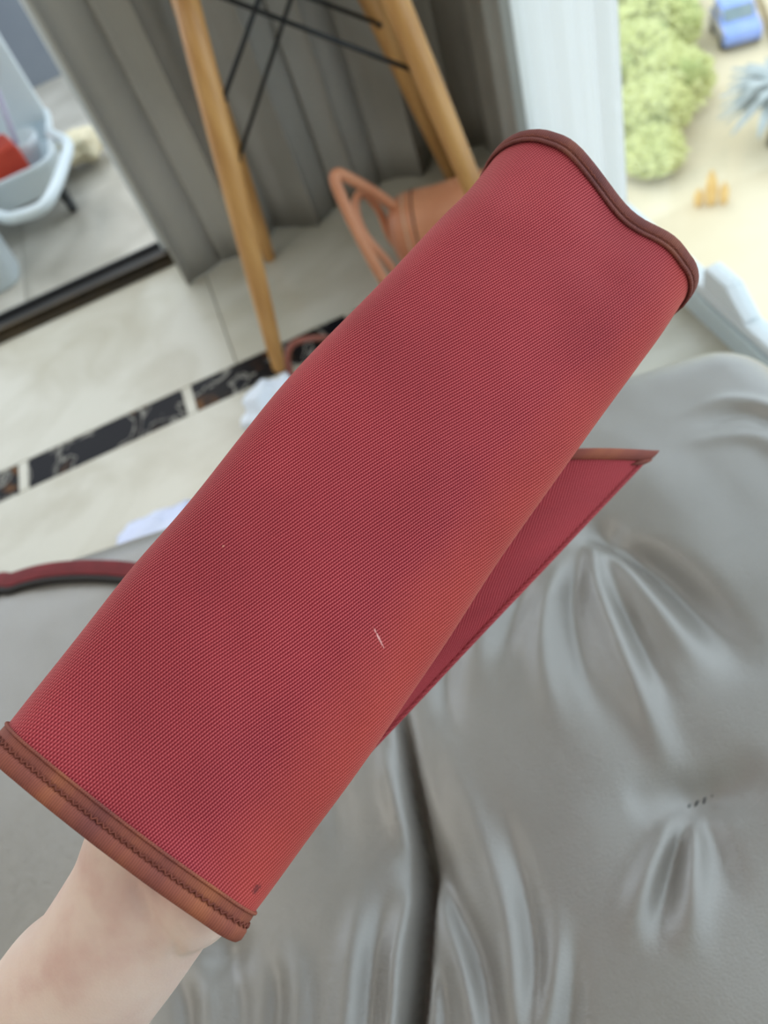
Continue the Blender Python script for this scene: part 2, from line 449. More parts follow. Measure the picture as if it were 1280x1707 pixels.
# ------------------------------------------------------------------ room shell
RX0, RX1, RY0, RY1, RH = -2.6, 0.66, -2.6, 1.94, 2.7
floor = struct(box('floor', RX0, RX1, RY0, RY1, -0.10, -0.012, M['marble']))
def tiles(x0, x1, y0, y1, sx, sy, mat, name, parent, ztop=0.0, gap=0.0012):
    me_cache = {}
    nx = max(1, round((x1 - x0) / sx)); ny = max(1, round((y1 - y0) / sy))
    dx = (x1 - x0) / nx; dy = (y1 - y0) / ny
    b = box_bm(-dx / 2 + gap, dx / 2 - gap, -dy / 2 + gap, dy / 2 - gap, -0.012, 0.0, 0.0008, 1)
    bmesh.ops.recalc_face_normals(b, faces=b.faces)
    me = bpy.data.meshes.new(name); b.to_mesh(me); b.free(); me.materials.append(mat)
    for i in range(nx):
        for j in range(ny):
            o = bpy.data.objects.new(name, me); COL.objects.link(o); o.parent = parent
            o.location = (x0 + (i + .5) * dx, y0 + (j + .5) * dy, ztop + random.uniform(-.0002, .0002))
            o.rotation_euler = (0, 0, random.choice((0, PI)) if abs(dx - dy) > 1e-6 else random.choice((0, PI / 2, PI, -PI / 2)))
SY0, SY1 = 1.358, 1.449
tiles(RX0, RX1, RY0, SY0, 0.8, 0.8, M['marble'], 'floor_tile', floor)
tiles(RX0, RX1, SY1, RY1, 0.8, 0.5, M['marble'], 'floor_tile', floor)
x = -0.66 - 0.385 * 5
while x < RX1 - 0.02:
    x1 = min(x + 0.385, RX1)
    box('border_tile', x + 0.012, x1 - 0.012, SY0 + .001, SY1 - .001, -0.012, 0.0, M['black_marble'], floor, 0.0008, 1)
    box('border_insert', x - 0.011, x + 0.011, SY0 + .001, SY1 - .001, -0.012, 0.0, M['marble'], floor, 0.0008, 1)
    x += 0.385
balc = struct(box('floor_balcony', -2.6, 0.68, 2.04, 3.6, -0.12, -0.012, M['balcony']))
tiles(-2.6, 0.68, 2.04, 3.6, 0.6, 0.6, M['balcony'], 'balcony_tile', balc)
trk = struct(box('door_1', RX0, RX1, RY1, 2.04, -0.10, 0.012, M['track']))
box('track_rail', RX0, RX1, 1.955, 1.970, 0.012, 0.026, M['track'], trk, 0.002)
box('track_groove', RX0, RX1, 1.985, 2.015, 0.010, 0.016, M['rubber'], trk, 0.001)
box('track_rail', RX0, RX1, 2.022, 2.036, 0.012, 0.026, M['rubber'], trk, 0.002)
ceil = struct(box('ceiling', RX0, RX1 + .25, RY0, 2.04, RH, RH + 0.1, M['ceiling']))
struct(box('wall_left', RX0 - .1, RX0, RY0, 2.04, -0.1, RH, M['wall']))
struct(box('wall_back', RX0, RX1 + .25, RY0 - .1, RY0, -0.1, RH, M['wall']))
struct(box('wall_far', 0.10, RX1 + .25, 1.955, 2.10, 0.027, RH, M['wall']))
struct(box('wall_lintel', RX0, 0.10, 1.955, 2.10, 2.30, RH, M['wall']))
struct(box('wall_balcony', -2.6, 0.68, 3.6, 3.7, -0.12, 1.0, M['grey_blue']))
# sliding door leaf behind the curtain, its pale stile showing at the curtain's edge
dl = struct(box('door_2', -0.236, -0.195, 1.985, 2.012, 0.017, 2.28, M['frame_white'], None, 0.004))
box('door_pane', -0.195, 0.10, 1.995, 2.001, 0.03, 2.28, M['glass'], dl)
# window side: curb, window with frame, rails and pane
struct(box('trim_1', RX1 - 0.005, RX1 + 0.045, RY0, 1.954, -0.10, 0.042, M['curb'], None, 0.004))
struct(box('wall_right', RX1, RX1 + 0.20, RY0, -1.6, 0.043, RH, M['wall']))
win = struct(box('window_1', RX1 + 0.002, RX1 + 0.036, -1.6, 1.954, 0.0425, 0.062, M['frame_white'], None, 0.003))
box('window_head', RX1 + 0.002, RX1 + 0.036, -1.6, 1.954, 2.62, 2.698, M['frame_white'], win, 0.003)
for y in (-1.6, -0.5, 1.89):
    box('window_stile', RX1 + 0.002, RX1 + 0.036, y, y + 0.055, 0.0622, 2.62, M['frame_white'], win, 0.003)
o = box('window_stop', RX1 + 0.003, RX1 + 0.034, 0.885, 1.005, 0.0622, 0.105, M['frame_white'], win, 0.004)
for v in o.data.vertices:
    if v.co.z > 0.08: v.co.y = 1.0 + (v.co.y - 1.0) * 0.55
box('window_pane', RX1 + 0.017, RX1 + 0.021, -1.545, 1.89, 0.060, 2.62, M['glass'], win)

# ------------------------------------------------------------------ curtains
def pleats(name, p0, z0, z1, nf, amp, mat, parent, seed, nx=240, nz=26, sag=0.0, flare=0.0):
    rnd = random.Random(seed)
    base = catmull(p0, nx * 2); run = [0.0]
    for a_, b_ in zip(base, base[1:]): run.append(run[-1] + (b_ - a_).length)
    L = run[-1]; pos = []
    k_ = 0
    for i in range(nx + 1):
        while k_ < len(run) - 2 and run[k_ + 1] < L * i / nx: k_ += 1
        pos.append(base[k_].lerp(base[k_ + 1], (L * i / nx - run[k_]) / max(1e-9, run[k_ + 1] - run[k_])))
    dirs = [(pos[min(nx, i + 3)] - pos[max(0, i - 3)]).normalized() for i in range(nx + 1)]
    ph = [rnd.uniform(0, 6.28) for _ in range(6)]
    vs, fs = [], []
    for j in range(nz + 1):
        t = j / nz; z = z0 + (z1 - z0) * t
        for i in range(nx + 1):
            s = i / nx
            w = s * nf * 2 * PI + 0.9 * math.sin(s * 9 + ph[0]) + 0.5 * math.sin(s * 23 + ph[1]) + 0.35 * (1 - t) * math.sin(s * 14 + ph[2])
            c = math.sin(w)
            c = math.copysign(abs(c) ** 0.75, c)
            off = amp * c * (1 + flare * (1 - t)) * (0.75 + 0.4 * math.sin(s * 17 + ph[3])) + 0.15 * amp * math.sin(3 * w + ph[4])
            d = dirs[i]; nrm = Vector((d.y, -d.x, 0))
            q = pos[i] + d * (0.35 * amp * math.sin(2 * w)) + nrm * off
            zz = z + (0.0 * math.sin(w * 0.5 + ph[5]) if j == 0 else 0)
            vs.append(Vector((q.x, q.y, zz)))
    k = nx + 1
    for j in range(nz):
        for i in range(nx):
            a = j * k + i; fs.append((a, a + 1, a + 1 + k, a + k))
    o = mesh_obj(name, vs, fs, mat, parent)
    sm = o.modifiers.new('thick', 'SOLIDIFY'); sm.thickness = 0.0012
    return o
cur = pleats('curtain', [(-0.215, 1.835, 0), (0.1, 1.845, 0), (0.35, 1.86, 0), (0.54, 1.865, 0), (0.592, 1.80, 0), (0.598, 1.70, 0), (0.600, 1.53, 0)], 0.0012, 2.60, 7.5, 0.030, M['curtain'], None, 3, flare=0.3)
tag(cur, 'long grey pleated curtain hanging to the marble floor behind the wooden-legged chair', 'curtain')
sh = pleats('sheer_curtain', [(0.642, 1.205, 0), (0.643, 1.40, 0), (0.645, 1.66, 0)], 0.008, 2.60, 5.0, 0.008, M['sheer'], None, 5, nx=160, flare=0.2)
tag(sh, 'white sheer curtain gathered at the bright window beside the grey curtain', 'curtain')

# ------------------------------------------------------------------ tufted leather seat
SX0, SX1, SFY, SZ = -0.50, 0.415, 0.610, 0.45
FOLDS = [   # (polyline, half width, height)  + ridge, - valley
    ([(-0.0488, 0.3718, 0.4500), (-0.0549, 0.3054, 0.4500), (-0.0687, 0.2405, 0.4500), (-0.0811, 0.1901, 0.4500), (-0.0978, 0.1511, 0.4500), (-0.1206, 0.1049, 0.4500), (-0.1556, 0.0543, 0.4500), (-0.1981, -0.0141, 0.4500), (-0.2304, -0.0720, 0.4500)], 0.0040, -0.0270),
    ([(-0.0549, 0.3054, 0.4500), (-0.0653, 0.2389, 0.4500), (-0.0688, 0.1805, 0.4500), (-0.0644, 0.1260, 0.4500), (-0.0694, 0.0810, 0.4500)], 0.0050, -0.0055),
    ([(-0.0770, 0.2910, 0.4500), (-0.0840, 0.2425, 0.4500), (-0.0890, 0.2069, 0.4500)], 0.0050, 0.0035),
    ([(-0.0958, 0.1833, 0.4500), (-0.1153, 0.1502, 0.4500), (-0.1327, 0.1094, 0.4500), (-0.1544, 0.0694, 0.4500)], 0.0040, 0.0050),
    ([(-0.1068, 0.1922, 0.4500), (-0.1308, 0.1564, 0.4500), (-0.1502, 0.1161, 0.4500), (-0.1727, 0.0759, 0.4500)], 0.0050, -0.0045),
    ([(-0.1221, 0.2031, 0.4500), (-0.1449, 0.1620, 0.4500), (-0.1626, 0.1208, 0.4500)], 0.0070, 0.0040),
    ([(-0.0804, 0.1726, 0.4500), (-0.0790, 0.1279, 0.4500), (-0.0838, 0.0909, 0.4500), (-0.0977, 0.0492, 0.4500)], 0.0045, 0.0045),
    ([(-0.0908, 0.1482, 0.4500), (-0.0962, 0.1124, 0.4500), (-0.1066, 0.0814, 0.4500)], 0.0035, -0.0040),
    ([(-0.0311, 0.2745, 0.4500), (-0.0355, 0.1927, 0.4500), (-0.0414, 0.1283, 0.4500), (-0.0581, 0.0812, 0.4500), (-0.0772, 0.0419, 0.4500)], 0.0090, 0.0060),
    ([(-0.0092, 0.2088, 0.4500), (-0.0196, 0.1513, 0.4500), (-0.0328, 0.1096, 0.4500), (-0.0483, 0.0775, 0.4500)], 0.0060, -0.0045),
    ([(-0.0024, 0.1359, 0.4500), (-0.0233, 0.0985, 0.4500), (-0.0462, 0.0690, 0.4500)], 0.0060, 0.0040),
    ([(0.0003, 0.1114, 0.4500), (-0.0189, 0.0825, 0.4500), (-0.0339, 0.0611, 0.4500)], 0.0050, -0.0040),
    ([(0.1614, 0.4094, 0.4500), (0.1365, 0.3513, 0.4500), (0.1232, 0.2822, 0.4500), (0.1126, 0.2109, 0.4500), (0.1074, 0.1630, 0.4500)], 0.0065, 0.0080),
    ([(0.1620, 0.3938, 0.4500), (0.1640, 0.3359, 0.4500), (0.1682, 0.2705, 0.4500), (0.1671, 0.2205, 0.4500)], 0.0070, 0.0050),
    ([(0.1634, 0.4020, 0.4500), (0.1869, 0.3469, 0.4500), (0.1960, 0.2737, 0.4500), (0.1963, 0.2060, 0.4500)], 0.0110, -0.0150),
    ([(0.1472, 0.3453, 0.4500), (0.1393, 0.2739, 0.4500), (0.1348, 0.2155, 0.4500)], 0.0045, -0.0050),
    ([(0.1427, 0.3903, 0.4500), (0.1106, 0.3389, 0.4500), (0.0910, 0.2755, 0.4500), (0.0875, 0.2179, 0.4500)], 0.0060, -0.0055),
    ([(0.1236, 0.3868, 0.4500), (0.0859, 0.3392, 0.4500), (0.0596, 0.2800, 0.4500), (0.0499, 0.2206, 0.4500)], 0.0060, 0.0045),
    ([(0.0929, 0.3828, 0.4500), (0.0568, 0.3419, 0.4500), (0.0342, 0.3044, 0.4500)], 0.0060, -0.0045),
    ([(0.0624, 0.3789, 0.4500), (0.0254, 0.3332, 0.4500), (0.0044, 0.2848, 0.4500)], 0.0070, 0.0040),
    ([(0.0117, 0.3530, 0.4500), (-0.0137, 0.3109, 0.4500), (-0.0236, 0.2551, 0.4500)], 0.0070, -0.0050),
    ([(0.1077, 0.1561, 0.4500), (0.0735, 0.1366, 0.4500), (0.0442, 0.1127, 0.4500), (0.0234, 0.0873, 0.4500)], 0.0060, 0.0055),
    ([(0.1095, 0.1553, 0.4500), (0.0823, 0.1328, 0.4500), (0.0545, 0.1045, 0.4500), (0.0352, 0.0826, 0.4500)], 0.0045, -0.0060),
    ([(0.1102, 0.1528, 0.4500), (0.0907, 0.1250, 0.4500), (0.0703, 0.0942, 0.4500), (0.0501, 0.0696, 0.4500)], 0.0055, 0.0060),
    ([(0.1120, 0.1520, 0.4500), (0.1061, 0.1184, 0.4500), (0.0913, 0.0856, 0.4500)], 0.0070, -0.0035),
    ([(0.1146, 0.1597, 0.4500), (0.1426, 0.1538, 0.4500), (0.1714, 0.1496, 0.4500)], 0.0120, -0.0050),
    ([(0.0678, 0.1741, 0.4500), (0.0919, 0.1678, 0.4500), (0.1095, 0.1589, 0.4500)], 0.0100, -0.0030),
    ([(-0.1885, 0.1877, 0.4500), (-0.1879, 0.1554, 0.4500), (-0.1971, 0.1219, 0.4500)], 0.0070, 0.0040),
    ([(-0.2032, 0.1854, 0.4500), (-0.2042, 0.1541, 0.4500), (-0.2131, 0.1279, 0.4500)], 0.0050, -0.0035),
    ([(-0.2616, 0.2004, 0.4500), (-0.2548, 0.1736, 0.4500), (-0.2582, 0.1447, 0.4500)], 0.0060, 0.0040),
    ([(-0.2763, 0.1980, 0.4500), (-0.2713, 0.1722, 0.4500), (-0.2754, 0.1438, 0.4500)], 0.0050, -0.0040),
    ([(-0.2365, 0.1946, 0.4500), (-0.2313, 0.1646, 0.4500), (-0.2354, 0.1362, 0.4500)], 0.0050, -0.0035),
    ([(-0.4171, 0.6360, 0.4500), (-0.3969, 0.5841, 0.4500), (-0.4045, 0.5348, 0.4500)], 0.0060, -0.0030),
    ([(0.2837, 0.5069, 0.4750), (0.3409, 0.5029, 0.4650), (0.3702, 0.4520, 0.4500), (0.3727, 0.3883, 0.4500)], 0.0060, 0.0030),
    ([(0.2949, 0.4893, 0.4550), (0.3408, 0.4822, 0.4500), (0.3573, 0.4245, 0.4500), (0.3604, 0.3638, 0.4500)], 0.0050, -0.0030),
    ([(0.2703, 0.4689, 0.4550), (0.3263, 0.4501, 0.4500), (0.3410, 0.3926, 0.4500), (0.3449, 0.3427, 0.4500)], 0.0070, 0.0030),
    ([(-0.1366, 0.3422, 0.4500), (-0.1293, 0.2579, 0.4500), (-0.1415, 0.2025, 0.4500)], 0.0080, -0.0040),
]
TUFTS = [(0.1117, 0.1588, 0.4500), (-0.0811, 0.1901, 0.4500), (0.1648, 0.4012, 0.4500), (-0.235, 0.195, .45), (-0.045, 0.395, .45), (-0.255, 0.40, .45), (0.305, 0.165, .45)]
FS = []
for pl, w, a in FOLDS:
    pl = [Vector((p[0], p[1], 0)) for p in pl]
    if pl[-1].y + 0.37 * pl[-1].x < 0.065:            # wrinkles that run on towards the front of the seat
        pl += [pl[-1] + (pl[-1] - pl[-2]) * 1.3, pl[-1] + (pl[-1] - pl[-2]) * 2.6]
    path = catmull(pl, 10 * (len(pl) - 1))
    FS.append(([(q.x, q.y) for q in path], w, a))
def shear(x, y):
    return (0.005 - 0.16 * x) * sstep(0.15, 0.55, y)
def build_seat():
    nx, ny = 250, 240
    y0 = -0.30
    hx = (SX1 - SX0)
    xs = [SX0 + hx * i / nx for i in range(nx + 1)]
    ys = [y0 + (SFY - y0) * j / ny for j in range(ny + 1)]
    H = [[0.0] * (nx + 1) for _ in range(ny + 1)]
    for j, y in enumerate(ys):
        for i, x in enumerate(xs):
            H[j][i] = 0.004 * noise.noise(Vector((x * 7, y * 7, 3.1))) + 0.0012 * noise.noise(Vector((x * 24, y * 18, 1.1)))
    sx = hx / nx; sy = (SFY - y0) / ny
    # folds: nearest distance to each polyline
    for path, w0, a in FS:
        n = len(path)
        acc = {}
        R = w0 * 4
        for k in range(n - 1):
            (ax, ay), (bx, by) = path[k], path[k + 1]
            i0 = max(0, int((min(ax, bx) - R - SX0) / sx)); i1 = min(nx, int((max(ax, bx) + R - SX0) / sx) + 1)
            j0 = max(0, int((min(ay, by) - R - y0) / sy)); j1 = min(ny, int((max(ay, by) + R - y0) / sy) + 1)
            dx, dy = bx - ax, by - ay; L2 = dx * dx + dy * dy + 1e-12
            for j in range(j0, j1 + 1):
                for i in range(i0, i1 + 1):
                    t = ((xs[i] - ax) * dx + (ys[j] - ay) * dy) / L2
                    t = 0 if t < 0 else 1 if t > 1 else t
                    px = ax + dx * t - xs[i]; py = ay + dy * t - ys[j]
                    d2 = px * px + py * py
                    s = (k + t) / (n - 1)
                    key = (j, i)
                    if key not in acc or d2 < acc[key][0]:
                        acc[key] = (d2, s)
        for (j, i), (d2, s) in acc.items():
            e = sstep(-0.05, 0.30, s) * (1 - sstep(0.45, 1.02, s))
            w = w0 * (0.75 + 0.6 * s)
            H[j][i] += 1.4 * a * e * math.exp(-d2 / (2 * w * w))
    for tx, ty, _z in TUFTS:
        for j, y in enumerate(ys):
            if abs(y - ty) > 0.12: continue
            for i, x in enumerate(xs):
                d2 = (x - tx) ** 2 + (y - ty) ** 2
                if d2 < 0.0144:
                    H[j][i] -= 0.011 * math.exp(-d2 / (2 * 0.011 ** 2)) + 0.008 * math.exp(-d2 / (2 * 0.04 ** 2))
    vs, fs = [], []
    r = 0.06
    for j, y in enumerate(ys):
        for i, x in enumerate(xs):
            # roll the far and side edges over; the corners are rounded in plan
            dl = x - SX0; dr = SX1 - x; df = SFY - y
            def roll(d):
                if d >= r: return 0.0
                q = (r - d) / r
                return (1 - math.sqrt(max(0.0, 1 - q * q)))
            q1 = max(0, (r - min(dl, dr)) / r); q2 = max(0, (r - df) / r)
            q = min(1.0, math.hypot(q1, q2))
            z = SZ - r * (1 - math.sqrt(max(0.0, 1 - q * q))) * 1.0
            fade = 1 - 0.8 * q
            crown = 0.006 * (1 - ((x - (SX0 + SX1) / 2) / (hx / 2)) ** 2)
            vs.append((x, y + shear(x, y), z + H[j][i] * fade + crown * fade))
    k = nx + 1
    for j in range(ny):
        for i in range(nx):
            a = j * k + i; fs.append((a, a + 1, a + 1 + k, a + k))
    # skirt down the four sides
    ring = [i for i in range(k)] + [j * k + nx for j in range(1, ny + 1)] + [ny * k + i for i in range(nx - 1, -1, -1)] + [j * k for j in range(ny - 1, 0, -1)]
    base = len(vs)
    for q in ring:
        x, y, z = vs[q]; vs.append((x, y, 0.27))
    m = len(ring)
    for q in range(m):
        a, b = ring[q], ring[(q + 1) % m]
        fs.append((a, base + q, base + (q + 1) % m, b))
    return vs, fs
lounge = thing('leather_lounge', 'wide taupe grey leather seat with deep tufted wrinkles under the red bag', 'sofa', (0, 0.15, 0))
vs, fs = build_seat()
cush = mesh_obj('cushion', [(v[0], v[1] - 0.15, v[2]) for v in vs], fs, M['leather'], lounge)
bs = box('base', SX0 + .015, SX1 - .015, -0.44, SFY - .165, 0.07, 0.272, M['leather'], lounge, 0.02, 3)
for sx_ in (SX0 + 0.06, SX1 - 0.06):
    for sy_ in (-0.40, SFY - 0.21):
        lathe('foot', [(0.018, 0.0), (0.022, 0.01), (0.026, 0.075)], M['dark_plastic'], lounge, 14, (sx_, sy_, 0))
def welt(z, off, name='welt'):
    pts = []
    rr = 0.05
    x0, x1, y1 = SX0 - off, SX1 + off, SFY - 0.15 + off
    pts += [(x0, -0.44, z), (x0, y1 - rr, z)]
    for a in range(1, 6): pts.append((x0 + rr - rr * math.cos(a * PI / 12), y1 - rr + rr * math.sin(a * PI / 12), z))
    pts += [(x0 + rr, y1, z), (x1 - rr, y1, z)]
    for a in range(1, 6): pts.append((x1 - rr + rr * math.sin(a * PI / 12), y1 - rr + rr * math.cos(a * PI / 12), z))
    pts += [(x1, y1 - rr, z), (x1, -0.44, z)]
    return tube(name, pts, 0.004, M['leather'], lounge, 8)
welt(0.335, 0.001)
# stitched tuft in the middle of the right-hand wrinkles
for q in range(5):
    tx, ty, _ = TUFTS[0]
    zz = SZ - 0.016
    o = tube('tuft_stitch', [(tx - 0.012 + q * 0.006, ty - 0.153 + random.uniform(-.001, .001), zz + .0015), (tx - 0.009 + q * 0.006, ty - 0.1505, zz + 0.003), (tx - 0.007 + q * 0.006, ty - 0.149, zz + .0015)], 0.0007, M['dark_plastic'], lounge, 6)

# ------------------------------------------------------------------ red canvas bag held up to the camera
CP = Vector((0, 0, CAM_H))
L_ST = [(-0.1570, 0.1726, 0.8279), (-0.1326, 0.1894, 0.8304), (-0.0972, 0.2095, 0.8370), (-0.0684, 0.2258, 0.8404), (-0.0369, 0.2434, 0.8463), (-0.0043, 0.2627, 0.8508), (0.0420, 0.2870, 0.8545), (0.0788, 0.3076, 0.8576), (0.0992, 0.3201, 0.8577), (0.1231, 0.3371, 0.8591)]
R_ST = [(-0.1030, 0.0963, 0.7668), (-0.0953, 0.1011, 0.7656), (-0.0772, 0.1122, 0.7659), (-0.0519, 0.1268, 0.7678), (-0.0267, 0.1421, 0.7703), (0.0023, 0.1600, 0.7738), (0.0390, 0.1829, 0.7801), (0.0889, 0.2111, 0.7884), (0.1282, 0.2337, 0.7933), (0.1492, 0.2465, 0.7949), (0.1704, 0.2615, 0.7946)]
NU = 96
Lp = catmull(L_ST, NU); Rp = catmull(R_ST, NU)
def section(Wd, H):
    """2-D section of the folded canvas: x across (0 left edge .. Wd right edge), y outward (towards the camera)"""
    pts = []
    rl, rr = 0.017, 0.011
    inw = 0.010
    for k in range(9):
        t = k / 8
        pts.append((inw * (1 - t) ** 1.5, -rl - H * (1 - t)))
    for k in range(1, 9):
        a = PI - (PI / 2) * k / 8
        pts.append((rl + rl * math.cos(a), -rl + rl * math.sin(a)))
    n = 22
    for k in range(1, n):
        t = k / n
        x = rl + (Wd - rl - rr) * t
        pts.append((x, 0.0045 * math.sin(PI * t)))
    for k in range(0, 9):
        a = PI / 2 - (PI / 2) * k / 8
        pts.append((Wd - rr + rr * math.cos(a), -rr + rr * math.sin(a)))
    for k in range(1, 9):
        t = k / 8
        pts.append((Wd - inw * 1.4 * t ** 1.3, -rr - H * t))
    return pts
def bag_rows():
    rows, frames, uvs = [], [], []
    ulen = 0.0
    prev = None
    for i in range(NU + 1):
        u = i / NU
        L, R = Lp[i], Rp[i]
        a = (R - L); Wd = a.length; a.normalize()
        i0, i1 = max(0, i - 2), min(NU, i + 2)
        t = ((Lp[i1] + Rp[i1]) - (Lp[i0] + Rp[i0])).normalized()
        n = a.cross(t).normalized()
        if n.dot(CP - (L + R) / 2) < 0: n = -n
        mid = (L + R) / 2
        if prev is not None: ulen += (mid - prev).length
        prev = mid
        H = 0.085
        sec = section(Wd, H)
        row, fr, uvr = [], [], []
        vlen = 0
        for k, (x, y) in enumerate(sec):
            if k: vlen += math.hypot(x - sec[k - 1][0], y - sec[k - 1][1])
            s = x / Wd
            front = sstep(-0.02, 0.0, y)
            top = sstep(0.72, 1.0, u) ; bot = 1 - sstep(0.0, 0.22, u)
            du = top * front * (0.0066 + 0.0058 * math.exp(-((s - 0.20) / 0.13) ** 2) - 0.0002 * math.exp(-((s - 0.5) / 0.12) ** 2) + 0.0036 * math.exp(-((s - 0.80) / 0.13) ** 2))
            du -= bot * front * 0.0010 * math.sin(PI * min(1, max(0, s)))
            q = L + a * x + n * y + t * du
            dn = front * (0.0020 * noise.noise(Vector((u * 5 + 2, s * 2.4, 0.3))) + 0.0009 * noise.noise(Vector((u * 13, s * 5, 4.3))))
            dn += front * top * (0.0035 * math.exp(-((s - 0.30) / 0.16) ** 2) - 0.0035 * math.exp(-((s - 0.62) / 0.16) ** 2))
            dn += front * bot * (-0.0025 * math.exp(-((s - 0.45) / 0.2) ** 2))
            q = q + n * dn
            row.append(q); uvr.append((ulen, vlen))
            # local outward direction across the section
            k0, k1 = max(0, k - 1), min(len(sec) - 1, k + 1)
            tx, ty = sec[k1][0] - sec[k0][0], sec[k1][1] - sec[k0][1]
            l = math.hypot(tx, ty) or 1
            out = (a * (-ty / l) + n * (tx / l)).normalized()
            fr.append((out, t))
        rows.append(row); frames.append(fr); uvs.append(uvr)
    return rows, frames, uvs
rows, frs, uvr = bag_rows()
BC = (Lp[NU // 2] + Rp[NU // 2]) / 2
bag = thing('canvas_bag', 'red twill canvas bag base with rust bound ends held up over the leather seat', 'bag', BC)
K = len(rows[0])
vs = [q - BC for r in rows for q in r]; uv = [q for r in uvr for q in r]
fs = [(i * K + j, i * K + j + 1, (i + 1) * K + j + 1, (i + 1) * K + j) for i in range(NU) for j in range(K - 1)]
VTOT = uvr[0][-1][1]
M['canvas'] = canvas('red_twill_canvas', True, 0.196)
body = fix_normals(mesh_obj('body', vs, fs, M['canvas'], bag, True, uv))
def ensure_out(o, center, toward):
    me = o.data
    s = sum(p.normal.dot(toward - Vector(p.center)) for p in me.polygons)
    if s < 0:
        me.flip_normals()
ensure_out(body, None, (CP - BC))
sm = body.modifiers.new('thick', 'SOLIDIFY'); sm.thickness = 0.0016; sm.offset = -1

def end_strip(name, i_end, sgn, d0, d1, h0, h1, mat, rounded=True, seg=10, label=None):
    """band swept round the section at one end; from d0 to d1 along the length (outward = sgn), heights h0..h1 off the canvas"""
    path, profs, frames, uvs = [], [], [], []
    run = 0
    for k in range(K):
        p = rows[i_end][k] - BC; out, t = frs[i_end][k]
        if k: run += (p - path[-1]).length
        path.append(p); frames.append((t * sgn, out))
        cd, ch = (d0 + d1) / 2, (h0 + h1) / 2; rd, rh = (d1 - d0) / 2, (h1 - h0) / 2
        pr = []
        for j in range(seg):
            an = 2 * PI * j / seg
            c, s = math.cos(an), math.sin(an)
            e = 0.75
            pr.append((cd + rd * math.copysign(abs(c) ** e, c), ch + rh * math.copysign(abs(s) ** e, s)))
        profs.append(pr)
        uvs += [(run, 0.006 * j / seg) for j in range(seg)]
    v, f = sweep(path, profs, frames)
    o = mesh_obj(name, v, f, mat, bag, True, uvs)
    fix_normals(o)
    if label: o['label'] = label
    return o
# near (lower left) end: rolled tape, flat seam allowance, raised lip, zigzag stitches
end_strip('end_binding', 0, -1, -0.0005, 0.0062, -0.0040, 0.0022, M['binding'], label='rust brown tape rolled over the near end')
end_strip('seam_tape', 0, -1, -0.0050, 0.0002, -0.0002, 0.0010, M['binding'])
end_strip('seam_lip', 0, -1, -0.0056, -0.0044, 0.0000, 0.0016, M['binding'])
# far (upper right) end
end_strip('end_binding', NU, 1, -0.0054, 0.0020, -0.0040, 0.0022, M['binding_dark'], label='brown tape bound over the far end')
end_strip('seam_lip', NU, 1, -0.0072, -0.0052, 0.0002, 0.0018, M['binding_dark'])
# zigzag stitching
def stitches(i_end, sgn, d, amp, pitch, name):
    bm_v, bm_f = [], []
    run = 0; nxt = 0.001
    for k in range(8, K - 8):
        pass
    pts = []
    for k in range(K):
        p = rows[i_end][k] - BC; out, t = frs[i_end][k]
        pts.append((p, out, t * sgn))
    seg = []
    for k in range(1, K):
        seg.append((pts[k][0] - pts[k - 1][0]).length)
    total = sum(seg)
    def at(s):
        k = 0
        while k < len(seg) - 1 and s > seg[k]:
            s -= seg[k]; k += 1
        f = s / seg[k]
        return pts[k][0].lerp(pts[k + 1][0], f), pts[k][1].lerp(pts[k + 1][1], f), pts[k][2]
    s = 0.082
    while s < total - 0.080:
        path = []
        for q in range(5):
            p, o, t = at(s + pitch * q / 4)
            path.append(p + t * (d + amp * (0.5 - abs(q / 4 - 0.5)) * 2 - amp / 2) + o * (0.0013 + 0.0003 * math.sin(PI * q / 4)))
        prof = [[(0.00034 * math.cos(2 * PI * j / 5), 0.00034 * math.sin(2 * PI * j / 5)) for j in range(5)] for _ in path]
        v, f = sweep(path, prof, frames_of(path, Vector((0.3, 0.2, 1))))
        b = len(bm_v); bm_v += v; bm_f += [tuple(x + b for x in ff) for ff in f]
        s += pitch
    o = mesh_obj(name, bm_v, bm_f, M['stitch'], bag)
    o['kind'] = 'stuff'
    return o
stitches(0, -1, -0.0006, 0.0014, 0.0026, 'stitching')
stitches(NU, 1, -0.0040, 0.0006, 0.0022, 'stitching')

